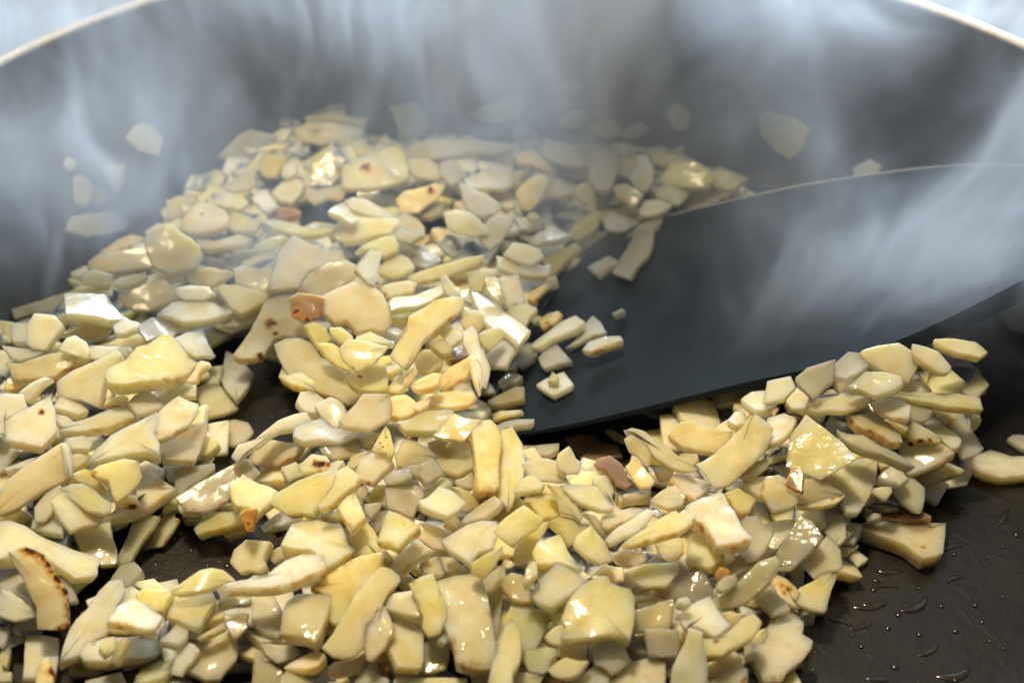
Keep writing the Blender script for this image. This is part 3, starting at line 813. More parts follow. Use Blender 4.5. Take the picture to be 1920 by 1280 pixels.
J24 3 w - 170 32 174 30 180 38 186 46 184 50 178 48 172 42
J25 5 y - 147 66 150 60 158 56 166 50 178 48 186 49 186 54 180 60 172 66 168 70 162 76 156 84 153 92 147 100 140 98 134 93 140 82 146 72
J26 4 w - 168 64 176 66 182 72 186 76 186 80 182 83 178 84 172 76 168 72
J27 4 n - 164 82 172 79 178 84 181 90 176 92 172 93 168 88
J28 2 b - 180 84 190 84 192 88 188 96 180 98 172 96 180 92
J29 2 d - 152 94 158 86 166 86 172 94 170 102 162 106 154 104
J30 4 d g 149 113 154 108 164 104 170 104 168 112 164 118 154 120
J31 3 d - 170 106 180 98 192 92 196 94 196 100 190 108 180 114 172 118
J32 3 d - 143 112 146 104 150 100 153 104 148 112 144 116
J33 2 d - 130 116 136 108 142 102 142 112 146 116 140 120 132 120
J34 2 n - 126 100 134 94 140 99 134 106 130 108
J35 2 y - 130 62 138 60 146 62 142 70 136 66
@K 760 440 2.5
K1 3 w - 50 42 58 46 68 54 80 62 88 70 90 76 86 82 80 82 72 74 66 72 60 64 56 56
K2 4 y - 54 76 60 72 70 70 74 76 68 82 62 88 58 84
K3 3 w - 62 94 64 86 68 79 80 79 84 84 80 92 76 100 68 100 62 98
K4 4 w - 44 74 50 70 54 74 56 84 60 92 63 100 62 108 60 116 57 114 54 100 48 90 44 82
K5 5 d - 49 94 54 96 57 102 56 116 55 122 52 112
K6 2 p - 44 56 56 58 62 68 56 74 46 74 42 66
K7 3 w g 60 32 68 32 72 42 74 52 74 56 68 50 62 42
K7b 2 p - 68 34 84 30 88 44 90 54 82 56 76 54 72 42
K8 3 p - 80 54 90 52 98 56 94 66 90 72 84 66 76 58
K9 3 w - 74 14 82 6 92 8 100 12 104 18 96 24 84 20
K9b 2 p - 70 16 86 20 100 24 108 22 106 30 92 34 80 32 70 28
K10 2 y - 104 18 114 12 126 6 130 10 122 20 114 30 106 34
K11 2 n - 47 30 58 26 68 26 68 32 60 34 58 44 50 42 48 36
K12 2 d - 92 50 96 42 106 36 110 36 104 42 98 50 96 53
K13 1 w s 95 62 100 60 103 62 100 66 95 65
K14 1 d sg 100 64 106 59 114 57 117 60 115 66 108 70 103 72
K15 2 w s 94 82 98 78 108 72 116 66 124 62 130 63 133 65 128 72 120 78 110 82 102 87
K16 1 w s 83 92 86 84 91 80 96 83 100 92 96 97 88 102 84 98
K17 1 w s 100 92 106 86 113 82 118 88 125 98 116 100 106 103 103 98
K18 1 w s 99 112 108 107 116 104 120 106 126 116 120 120 112 124 106 118
K18b 2 y s 107 110 110 102 114 106 114 112
K19 1 w s 122 88 128 78 134 68 140 61 146 66 149 72 151 76 144 78 138 80 130 85
K19b 2 w s 135 84 138 80 144 78 150 76 160 76 162 79 156 84 148 88 141 91 137 88
K20 1 t s 137 24 144 20 152 16 158 19 160 24 154 28 146 34 142 30
K21 1 t s 158 32 160 22 166 10 172 0 180 -6 186 -4 185 6 182 16 176 24 172 32 164 34
K22 1 t sg 70 110 76 104 84 104 87 106 84 112 74 116
K22b 1 t sg 63 124 70 120 82 114 88 114 89 126 82 128 64 128
K22c 1 t sg 76 96 83 90 84 98 82 104 76 104 74 100
K23 1 t sg 155 58 162 55 164 56 158 60
K25 2 w - 26 4 34 0 42 4 42 14 36 18 30 14 26 8
@L 80 180 2.5
L1 1 w f 64 30 68 24 76 21 84 24 90 32 88 40 82 43 72 41 66 36
L2 1 w f 15 51 20 46 25 49 25 54 20 56 15 54
L3 1 p f 24 62 30 60 36 64 38 70 36 78 30 82 24 80 23 74
L3b 0 p f 37 68 44 70 49 75 46 82 38 84 36 78
L4 1 n f 44 54 52 52 62 52 61 62 56 72 50 66
L5 1 g f 18 101 22 92 34 89 48 87 58 90 66 96 60 100 48 103 36 104 34 106 26 104
L5b 0 t f 60 92 72 94 82 99 74 104 62 104 56 101
L6 4 y c 78 106 84 99 92 97 98 98 102 103 110 107 116 112 118 120 112 130 96 134 84 130 80 118
L7 3 n c 103 96 108 86 116 81 126 80 134 84 138 92 138 100 130 104 118 106 108 102
L8 1 n - 93 78 104 76 114 76 110 84 104 92 98 96 95 90
L9 2 y - 128 78 138 72 148 74 154 80 148 88 138 86 130 82
L10 2 w - 134 66 142 64 150 58 158 60 160 68 154 72 144 72 138 70
L10b 1 w - 142 58 150 53 158 56 160 62 150 64
L11 3 w - 157 76 162 72 168 70 172 78 176 84 170 88 166 88 161 82
L12 1 t f 132 46 140 38 148 30 156 26 164 28 176 31 175 38 168 46 156 48 142 49
L13 2 y - 162 52 166 44 176 44 184 46 182 52 176 62 166 60
L14 2 n - 116 106 130 108 146 104 156 106 150 112 138 116 126 118 118 114
L15 2 p - 138 86 148 88 158 92 164 98 160 104 146 104 138 98
L17 1 n - 44 116 56 108 66 104 74 106 72 114 60 116 50 118
L18 1 p - 36 124 44 118 60 116 74 114 80 122 82 130 36 132
@M 480 180 2.5
M1 3 y g 40 56 44 48 54 42 60 46 66 52 70 58 62 62 56 68 48 68 42 64
M2 3 w - 20 52 24 50 30 52 30 60 24 64 20 60
M3 2 w - 12 72 20 64 30 62 36 66 34 76 28 82 20 80
M4 2 n - 36 66 46 70 56 68 64 66 68 74 64 80 54 78 44 82 38 76
M5 4 d - 60 46 64 44 67 48 65 52 61 50
M6 3 p g 66 54 74 48 82 46 88 44 94 50 100 58 110 62 108 66 98 70 84 72 72 72 66 66
M7 3 y - 90 42 100 38 108 36 111 44 114 56 112 64 104 62 96 56 90 48
M8 2 y - 73 38 80 37 86 38 90 44 86 48 76 48
M9 0 n - 17 24 18 14 25 13 28 20 36 24 30 28 22 26
M9b 1 n - 30 24 40 20 54 20 68 22 79 24 76 34 64 36 50 38 40 36 32 30
M9c 1 n - 38 20 44 10 54 6 64 6 68 14 82 15 80 24 66 22 50 20
M10 1 g f 102 9 112 7 120 7 126 14 130 22 124 30 116 36 108 36 106 24
M11 1 p - 112 40 124 34 140 32 160 33 178 36 190 42 176 45 160 44 144 46 128 48 116 46
M12 1 w f 160 14 172 8 188 2 198 -2 200 8 196 16 184 21 170 21
M13 2 p - 116 48 130 48 140 54 150 54 146 62 132 64 120 62 114 56
M14 2 w - 138 50 148 48 154 54 154 64 146 68 138 62
M15 2 d - 106 78 112 72 122 70 134 66 140 68 136 76 128 82 122 88 112 88 108 84
M16 2 w - 156 66 164 60 176 54 192 52 192 66 184 70 174 72 160 72
M17 3 w - 155 66 164 70 176 76 184 82 178 88 168 92 160 88 156 80
M18 3 w - 142 88 150 86 160 88 168 94 174 102 162 106 152 104 144 100
M19 2 w - 138 110 144 104 152 104 158 106 156 114 150 122 142 118
M20 2 n - 104 92 112 88 120 92 126 100 126 108 118 110 112 104 106 98
M21 2 w - 66 82 74 76 84 78 94 84 104 90 96 94 82 92 72 88
M22 3 y - 60 96 72 90 88 92 104 92 106 98 100 106 88 108 76 110 66 108
M23 4 y - 55 86 60 82 66 80 72 88 76 94 70 98 64 94
M24 2 b - 8 88 14 84 24 84 32 86 32 92 24 94 14 92
M25 3 y c 6 93 16 93 28 95 36 98 46 98 58 96 56 102 48 106 36 107 24 102 14 98
M26 3 w - 104 98 114 102 120 106 116 112 106 108 100 104
M30 2 w - 176 92 188 90 192 96 184 110 176 116 170 112 166 104
M32 1 t - 120 84 130 80 140 80 140 90 130 94 122 90
@N 940 180 2.5
N1 1 w f 44 18 52 12 60 10 64 16 60 24 52 26 46 22
N2 1 p f 68 22 76 17 84 18 90 24 88 32 80 33 72 28
N2b 1 w f 90 28 98 22 106 20 111 26 106 31 98 34 92 32
N3 1 p f 124 14 130 6 138 8 142 16 140 24 134 26 128 22
N4 1 n - 10 20 16 18 24 26 28 34 24 40 18 42 10 32
N5 2 w - 30 38 42 34 54 38 66 48 62 56 48 54 36 50 30 44
N6 2 d - 12 46 20 41 28 42 32 48 40 56 30 58 20 54 12 52
N7 2 w - 66 62 70 52 80 46 90 44 94 50 86 58 84 66 80 74 72 72
N8 2 n - 84 46 94 44 100 46 104 54 96 62 86 60
N9 3 w g 100 46 108 45 113 54 114 64 110 72 104 72 98 64 96 60 102 52
N10 3 p - 84 68 94 66 100 70 106 74 103 80 98 86 94 80 86 74
N11 1 n - 114 44 124 42 136 44 144 48 130 52 120 54 114 50
N12 3 y - 120 62 126 52 134 50 146 50 156 56 160 64 150 70 138 70 126 70
N12b 3 y - 116 72 124 66 136 66 140 74 132 84 122 80 116 78
N12c 2 n - 138 70 150 70 162 66 172 72 178 76 160 84 140 92 134 86
N12d 3 y - 154 60 162 55 170 56 174 62 180 66 176 71 168 72 160 68
N13 2 y - 55 70 62 66 68 72 70 78 64 82 57 79
N14 2 n - 34 58 42 62 50 70 53 76 44 78 34 76 30 68
N14b 2 d - 12 72 22 62 32 60 34 66 30 76 22 86 16 84
N15 1 p - 20 88 26 87 30 92 24 95 20 94
N16 2 w sg 104 86 108 78 120 78 128 84 120 90 112 92 106 92
N16b 1 t s 94 104 102 98 112 92 120 90 118 98 114 104 104 104
N18 2 y - 52 108 58 98 64 90 72 86 74 90 72 98 64 106 58 110
N19 2 w - 76 96 82 88 92 90 104 94 96 100 86 104 78 102
N20 2 w g 22 108 28 102 38 100 46 102 50 106 42 110 30 112
N21 1 y - 54 112 66 102 78 102 70 108 60 118
N22 1 w - 0 92 10 96 14 100 6 106 0 106
@O 960 0 5
O1 1 y f 93 44 96 42 106 45 112 49 109 56 105 60 99 56 94 51
O2 1 p f 128 63 134 60 139 63 135 68 129 68
O3 1 p f 67 15 70 12 74 14 73 18 69 17
O4 1 w f 18 33 23 30 28 33 23 35
'''

# ------------------------------------------------------------------ onion pile: height of the heap over the pan floor
PILE = [(480, 300), (560, 262), (700, 262), (780, 262), (960, 265), (1100, 275), (1220, 280), (1385, 315), (1400, 385), (1245, 415),
        (1120, 480), (1030, 590), (960, 720), (950, 830), (1050, 870), (1190, 870), (1300, 775), (1500, 705), (1640, 670), (1800, 600), (1840, 650),
        (1790, 720), (1830, 800), (1800, 890), (1720, 930), (1600, 980), (1570, 1080), (1520, 1110), (1440, 1150), (1500, 1200), (1450, 1300),
        (300, 1300), (330, 1240), (470, 1215), (560, 1290), (-40, 1300), (-40, 640), (60, 600), (130, 560), (150, 500), (280, 440), (330, 380), (420, 330)]
HOLES = [[(400, 615), (450, 640), (500, 690), (530, 680), (560, 740), (540, 790), (470, 815), (420, 800), (380, 770)],
         [(400, 860), (450, 830), (470, 890), (530, 940), (490, 950), (410, 890)],
         [(215, 985), (330, 960), (430, 1000), (540, 1000), (560, 1030), (430, 1085), (330, 1085), (255, 1070), (210, 1090)],
         [(-10, 1230), (60, 1215), (110, 1175), (120, 1110), (200, 1080), (130, 1180), (120, 1260), (160, 1270), (250, 1250), (250, 1290), (-10, 1290)],
         [(545, 385), (590, 375), (590, 420), (560, 425)], [(790, 420), (830, 410), (830, 450), (800, 440)],
         [(640, 360), (740, 370), (740, 385), (650, 375)],
         [(590, 1200), (640, 1170), (650, 1200), (600, 1225)], [(830, 1210), (850, 1230), (900, 1260), (850, 1275)],
         [(1000, 1200), (1035, 1190), (1030, 1215), (1000, 1220)], [(560, 1150), (610, 1160), (600, 1230), (570, 1210)]]


def inside(poly, X, Y):
    c = np.zeros(X.shape, bool)
    n = len(poly)
    for i in range(n):
        x1, y1 = poly[i]
        x2, y2 = poly[(i + 1) % n]
        if y1 == y2: continue
        c ^= ((y1 > Y) != (y2 > Y)) & (X < (x2 - x1) * (Y - y1) / (y2 - y1) + x1)
    return c


GN, GE = 180, 0.16
gx = np.linspace(-GE, GE, GN)
GX, GY = np.meshgrid(gx, gx, indexing='ij')
_v = np.stack([GX - CAM.x, GY - CAM.y, np.full_like(GX, 0.006 - CAM.z)], -1)
_f = _v[..., 1] * CP - _v[..., 2] * SP
_u = _v[..., 1] * SP + _v[..., 2] * CP
_ok = _f > 0.02
PXG = np.where(_ok, W0 / 2 + FPX * _v[..., 0] / np.where(_ok, _f, 1), 1e6)
PYG = np.where(_ok, H0 / 2 - FPX * _u / np.where(_ok, _f, 1), 1e6)
MASK = inside(PILE, PXG, PYG)
for h_ in HOLES:
    MASK &= ~inside(h_, PXG, PYG)
MASK &= (GX ** 2 + GY ** 2) < (R_FLOOR + 0.012) ** 2


def blur(a, r):
    k = np.ones(2 * r + 1) / (2 * r + 1)
    a = np.apply_along_axis(lambda v: np.convolve(v, k, 'same'), 0, a)
    return np.apply_along_axis(lambda v: np.convolve(v, k, 'same'), 1, a)


_b = blur(blur(MASK.astype(float), 4), 4)
HGT = 0.0150 * np.clip((_b - 0.15) / 0.8, 0, 1) ** 0.9
_q = hit_z(1380, 790, 0.010)
HGT = HGT + 0.0060 * np.exp(-((GX - _q.x) / 0.020) ** 2 - ((GY - _q.y) / 0.014) ** 2) * np.clip((_b - 0.1) / 0.4, 0, 1)
_q = hit_z(1640, 700, 0.012)
HGT = HGT + 0.0105 * np.exp(-((GX - _q.x) / 0.030) ** 2 - ((GY - _q.y) / 0.024) ** 2) * np.clip((_b - 0.1) / 0.4, 0, 1)


def sample(arr, x, y):
    i = (x + GE) / (2 * GE) * (GN - 1)
    j = (y + GE) / (2 * GE) * (GN - 1)
    i = min(max(i, 0), GN - 1.001)
    j = min(max(j, 0), GN - 1.001)
    a, b_ = int(i), int(j)
    s, t = i - a, j - b_
    return (arr[a, b_] * (1 - s) * (1 - t) + arr[a + 1, b_] * s * (1 - t) + arr[a, b_ + 1] * (1 - s) * t + arr[a + 1, b_ + 1] * s * t)


# ------------------------------------------------------------------ onion pieces
COL = {'w': (0.955, 0.86, 0.63), 'p': (0.95, 0.80, 0.52), 'y': (0.955, 0.79, 0.41), 't': (0.82, 0.73, 0.52), 'g': (0.87, 0.80, 0.48),
       'n': (0.86, 0.71, 0.45), 'd': (0.74, 0.60, 0.36), 'b': (0.24, 0.145, 0.060), 'u': (0.20, 0.135, 0.095)}
SCORCH = {'A1b': [(38, 120, 4)], 'A2': [(16, 28, 3), (20, 28, 4), (25, 29, 4.5), (29, 31, 4.5), (33, 35, 4), (36, 39, 4), (39, 44, 3.5), (43, 50, 3.5), (46, 54, 3.5), (49, 60, 3.5), (51, 66, 3.5), (52, 72, 4), (52, 78, 4), (52, 85, 4), (45, 87, 3)],
          'A20': [(105, 93, 3), (112, 92, 4), (70, 98, 2)], 'B2': [(8, 41, 2.5)], 'B3': [(24, 35, 4)], 'B17': [(47, 118, 3)], 'B29': [(123, 9, 3)],
          'C24': [(154, 97, 2.6), (151, 108, 2.2)], 'C28': [(175, 125, 3)], 'D1': [(132, 26, 1.8)],
          'D1b': [(106, 2, 2), (116, 1, 2.2), (119, 4, 1.7), (112, 2, 1.2)], 'D4': [(26, 55, 3), (31, 58, 3), (28, 60, 2)], 'E2': [(31, 21, 2.5)],
          'E10': [(131, 39, 3), (120, 44, 2), (117, 36, 2)], 'E21': [(185, 104, 4)], 'E23': [(70, 65, 2.5)], 'E24': [(97, 94, 4), (101, 93, 3)],
          'F24': [(93, 44, 1), (95, 47, .9), (98, 40, 1.1), (99, 46, .9), (101, 54, 1.1), (92, 48, .9), (97, 51, 1)], 'F25': [(84, 73, 2)],
          'F32': [(44, 60, 3.5), (50, 60, 4.5), (54, 60, 3)], 'F45': [(168, 88, 3)], 'G22': [(156, 86, 1.2)], 'H8': [(136, 50, 1.5), (143, 50, 1.5), (150, 50, 1.5)],
          'H13': [(115, 74, 2), (121, 74, 1.5)], 'H14': [(107, 77, 2.5)], 'H21b': [(48, 118, 1.8), (54, 116, 1.8)], 'J6': [(62, 58, 4), (70, 63, 3)],
          'J7': [(43, 66, 4.2), (35, 90, 2.5), (46, 74, 1.8)], 'J16': [(110, 106, 2)], 'M6': [(82.5, 54, 4)], 'M25': [(28, 95, 2), (36, 97, 3), (43, 98, 2.5)],
          'M15': [(130, 71, 3)], 'L7': [(119, 88, 1.8)], 'N12d': [(178, 68, 2)], 'C33': [(131, 19, 2)], 'G26': [(85, 123, 1.8)], 'A1': [], 'K14': [(106, 66, 2)]}
MANUAL = {}
MANUAL = {
    'A2': 'tan onion slice with a dark purple-brown scorched edge at the far left front',
    'E20': 'bright yellow ridged onion heart standing beside the bare pan patch',
    'E21': 'dark amber caramelised end stuck below the bright yellow ridged onion heart',
    'F32': 'cream onion piece with a dark brown scorched centre',
    'F24': 'yellow onion triangle speckled with tiny brown dots',
    'B11': 'large pale rectangular onion slice leaning upright at the bottom centre',
    'C10': 'broad yellow fan-shaped onion slice with a notched top edge',
    'C23': 'white pointed onion petal standing at the bottom edge of the picture',
    'C24': 'yellow onion strip with two dark brown triangular nicks',
    'C30': 'small dark amber onion bit above a glossy cream bead',
    'C30b': 'small glossy cream onion bead touching the dark amber bit',
    'D1': 'long cream onion piece lying apart on the bare pan at right',
    'D1b': 'pinkish onion skin with dark spots on top of the long lone piece',
    'D2': 'pale yellow ridged onion heart tipping onto the bare pan at right',
    'D3': 'large pale onion slab slanting onto the bare pan at the bottom right',
    'H6': 'shiny wet white onion slab below the spatula with long highlights',
    'H20': 'small dark purple onion bit lying on pale slices at right',
    'H28': 'white onion crescent lying on the bare pan at the right edge',
    'H29': 'small pinkish onion bit above the white crescent at the right edge',
    'H30': 'white onion chunk cut off by the right edge below the spatula',
    'H16': 'large glossy pale green onion triangle above the dark purple bit',
    'H17': 'crumpled translucent onion skin draped right of the glossy green triangle',
    'I10': 'large glossy green-white onion slice with a long highlight at left',
    'I1': 'pinkish finger of onion pointing out of the heap at far left',
    'J6': 'brown amber onion lump in the middle of the heap',
    'J7': 'cream onion slice with a dark purple mark beside the bare patch',
    'J25': 'long yellow onion slice, upper arm of a crossed pair in mid heap',
    'J26': 'short white onion strip crossing under the long yellow slice',
    'M6': 'glossy pinkish onion piece with one dark round spot at the back',
    'M24': 'dark brown onion bit above a yellow boat-shaped slice',
    'M25': 'yellow boat-shaped onion slice with a scorched upper rim',
    'L6': 'big bright yellow rounded onion piece at the back left of the heap',
    'L5': 'greenish onion strip lying apart on the pan at back left',
    'L1': 'round white onion piece alone in the smoke at back left',
    'L2': 'tiny white onion bit alone near the left pan wall',
    'O1': 'yellow onion chunk lying alone behind the spatula in the smoke',
    'G26': 'yellow onion crescent with a thin white ridge in the front heap',
    'G3': 'white curled onion cup below the spatula tip',
    'B1': 'long white onion crescent lying across the front left of the heap',
    'B8': 'tan glossy knobbly oval onion piece at the bottom left of centre',
    'B22': 'tiny amber onion bit right of the glossy knobbly oval piece',
    'E10': 'cream onion piece with a browned lower rim, front left of the bare patch',
    'E14': 'tan ring-shaped onion piece lying alone on the bare pan patch',
    'K18': 'white onion diamond on the spatula tip, lowest of the loose dice',
    'K18b': 'tiny yellow pointed onion flake on top of the white diamond',
    'K17': 'white square onion dice on the spatula above the white diamond',
    'K16': 'white onion dice on the spatula edge, left of the square dice',
    'K15': 'white onion crescent lying on the spatula above the two dice',
    'K19': 'white wing-shaped onion chip on the spatula, upper of the pair',
    'K19b': 'white pointed onion chip on the spatula, lower of the wing-shaped pair',
    'K20': 'translucent square onion chip alone on the upper spatula',
    'K21': 'long translucent onion slice on the upper spatula beside a square chip',
    'K14': 'brown browned onion crumb on the spatula tip',
    'F17': 'glossy yellow upright onion strip just below the spatula tip',
    'F18': 'yellow upright onion strip right beside the glossy yellow strip',
    'F12': 'white onion block balanced on the corner of the spatula tip',
    'A1b': 'brown-edged seed-shaped onion sliver on a white rectangle, bottom left corner',
    'A1': 'white rectangular onion piece standing in the bottom left corner',
    'B27': 'bright yellow onion cube at the front centre left',
    'G1': 'bright yellow onion square right of the front centre',
}


PIECES = []
_o = (0, 0, 1)
for line in DATA.strip().splitlines():
    q = line.split()
    if q[0].startswith('@'):
        _o = (float(q[1]), float(q[2]), float(q[3]))
        continue
    c = [float(v) for v in q[4:]]
    pts = [(_o[0] + c[i] * _o[2], _o[1] + c[i + 1] * _o[2]) for i in range(0, len(c), 2)]
    sc = [(_o[0] + a * _o[2], _o[1] + b_ * _o[2], r * _o[2]) for a, b_, r in SCORCH.get(q[0], [])]
    PIECES.append(dict(id=q[0], layer=int(q[1]), col=q[2], fl=q[3], px=pts, sc=sc))


def poly_area(p):
    return 0.5 * sum(p[i][0] * p[(i + 1) % len(p)][1] - p[(i + 1) % len(p)][0] * p[i][1] for i in range(len(p)))


def centroid(p):
    a = poly_area(p)
    cx = sum((p[i][0] + p[(i + 1) % len(p)][0]) * (p[i][0] * p[(i + 1) % len(p)][1] - p[(i + 1) % len(p)][0] * p[i][1]) for i in range(len(p))) / (6 * a)
    cy_ = sum((p[i][1] + p[(i + 1) % len(p)][1]) * (p[i][0] * p[(i + 1) % len(p)][1] - p[(i + 1) % len(p)][0] * p[i][1]) for i in range(len(p))) / (6 * a)
    return cx, cy_


def crisp(p):
    """turn short chamfers of an outline into clean cut corners"""
    p = [Vector(v) for v in p]
    lim = 0.34 * math.sqrt(abs(poly_area(p)))
    for _ in range(8):
        n = len(p)
        if n <= 4: break
        best = None
        for i in range(n):
            a, b_, c, d = p[i - 1], p[i], p[(i + 1) % n], p[(i + 2) % n]
            e = (c - b_).length
            if e > lim: continue
            u, v = b_ - a, c - d
            den = u.x * v.y - u.y * v.x
            if abs(den) < 1e-9 * 1 or u.length < 1e-9 or v.length < 1e-9: continue
            w = c - a
            t = (w.x * v.y - w.y * v.x) / den
            q = a + u * t
            if t < 1.0 or (q - b_).length > e * 0.95 or (q - c).length > e * 0.95: continue
            if best is None or e < best[0]: best = (e, i, q)
        if best is None: break
        _, i, q = best
        p[i] = q
        del p[(i + 1) % n]
    return [(v.x, v.y) for v in p]


def chunk_mesh(pts, th, seed, curve=0.0, step=0.0013, spots=(), gold=0.0, inner=(0.78, 0.55, 0.3), grow=0.0):
    """solid of one cut onion piece over the outline pts (local x, y in metres); top face near z = 0"""
    rnd = random.Random(seed)
    if poly_area(pts) < 0: pts = pts[::-1]
    g0 = centroid(pts)
    pts = [(g0[0] + (a - g0[0]) * (1 + grow), g0[1] + (b_ - g0[1]) * (1 + grow)) for a, b_ in pts]
    # knock the corners off a little, then resample
    q = []
    n = len(pts)
    for i in range(n):
        p0, p1, p2 = Vector(pts[i - 1]), Vector(pts[i]), Vector(pts[(i + 1) % n])
        cut = 0.00012
        l0, l1 = (p0 - p1).length, (p2 - p1).length
        q.append(p1 + (p0 - p1) * min(0.3, cut / max(l0, 1e-6)))
        q.append(p1 + (p2 - p1) * min(0.3, cut / max(l1, 1e-6)))
    out = []
    for i in range(len(q)):
        a, b_ = q[i], q[(i + 1) % len(q)]
        m = max(1, int(round((b_ - a).length / step)))
        for k in range(m):
            out.append(a.lerp(b_, k / m))
    N = len(out)
    off = rnd.uniform(0, 100)
    cx, cy_ = centroid([(v.x, v.y) for v in out])
    ctr = Vector((cx, cy_))
    nrm = []
    for i in range(N):
        t = (out[(i + 1) % N] - out[i - 1])
        nv = Vector((t.y, -t.x))
        nrm.append(nv.normalized() if nv.length > 1e-9 else Vector((0, 0)))
    for i in range(N):
        j = noise.noise(Vector((out[i].x * 420 + off, out[i].y * 420, seed * 0.37)))
        out[i] = out[i] + nrm[i] * (0.00014 * j)
    bev = min(0.00016, th * 0.15)
    R = max((v - ctr).length for v in out)
    rings = []
    taper = rnd.uniform(0.86, 1.0)
    rings.append([(ctr + (v - ctr) * taper * 0.94, -th) for v in out])
    rings.append([(ctr + (v - ctr) * (taper * 0.99), -th + bev) for v in out])
    rings.append([(ctr + (v - ctr) * (0.5 + taper * 0.5) + nrm[i] * 0.0001, -th * 0.5) for i, v in enumerate(out)])
    rings.append([(v, -bev) for v in out])
    ins = [v - nrm[i] * bev for i, v in enumerate(out)]
    rings.append([(v, 0.0) for v in ins])
    for s in inner:
        rings.append([(ctr + (v - ctr) * s, 0.0) for v in ins])
    ang = rnd.choice([0.0, math.pi / 2]) + rnd.uniform(-0.2, 0.2)
    ca, sa = math.cos(ang), math.sin(ang)
    tw = rnd.uniform(-0.06, 0.06) / max(R, 1e-4)

    def bend(v, z):
        d = v - ctr
        w = d.x * ca + d.y * sa
        l = -d.x * sa + d.y * ca
        z2 = z - curve * w * w / max(R, 1e-6) + tw * w * l
        if z > -th * 0.8:
            z2 += 0.00022 * noise.noise(Vector((v.x * 300 + off, v.y * 300, z * 200 + seed)))
        return Vector((v.x, v.y, z2))

    verts, faces = [], []
    for r_ in rings:
        verts += [bend(v, z) for v, z in r_]
    for k in range(len(rings) - 1):
        for i in range(N):
            j = (i + 1) % N
            faces.append((k * N + i, k * N + j, (k + 1) * N + j, (k + 1) * N + i))
    verts.append(bend(ctr, 0.0)); tc = len(verts) - 1
    verts.append(bend(ctr, -th)); bc = len(verts) - 1
    k = (len(rings) - 1) * N
    for i in range(N):
        j = (i + 1) % N
        faces.append((k + i, k + j, tc))
        faces.append((j, i, bc))
    sv = []
    for iv, v in enumerate(verts):
        s = gold * (0.6 + 0.8 * noise.noise(Vector((v.x * 130 + off, v.y * 130, seed)))) if iv < 5 * N else gold * 0.25
        for sx, sy, sr in spots:
            s = max(s, 1.0 - math.hypot(v.x - sx, v.y - sy) / (1.45 * sr))
        sv.append(s if v.z > -th * 0.75 else s * 0.7)
    loc = [(v.x + off * 0.01, v.y + seed * 0.013 % 3.0, v.z) for v in verts]
    return verts, faces, sv, loc


def fill_mesh(me, verts, faces, tint, scv, wet, loc, clear):
    me.from_pydata([tuple(v) for v in verts], [], faces)
    me.polygons.foreach_set('use_smooth', np.ones(len(faces), bool))
    a = me.attributes.new('tint', 'FLOAT_COLOR', 'POINT')
    a.data.foreach_set('color', np.asarray(tint, np.float32).ravel())
    a = me.attributes.new('scorch', 'FLOAT', 'POINT')
    a.data.foreach_set('value', np.asarray(scv, np.float32))
    a = me.attributes.new('wet', 'FLOAT', 'POINT')
    a.data.foreach_set('value', np.asarray(wet, np.float32))
    a = me.attributes.new('clear', 'FLOAT', 'POINT')
    a.data.foreach_set('value', np.asarray(clear, np.float32))
    a = me.attributes.new('local', 'FLOAT_VECTOR', 'POINT')
    a.data.foreach_set('vector', np.asarray(loc, np.float32).ravel())
    me.materials.append(M_ONION)
    me.update()
    me.set_sharp_from_angle(angle=math.radians(38))


def basis(n, long_dir):
    z = n.normalized()
    x = (long_dir - z * long_dir.dot(z)).normalized()
    y = z.cross(x)
    return Matrix((x, y, z)).transposed()


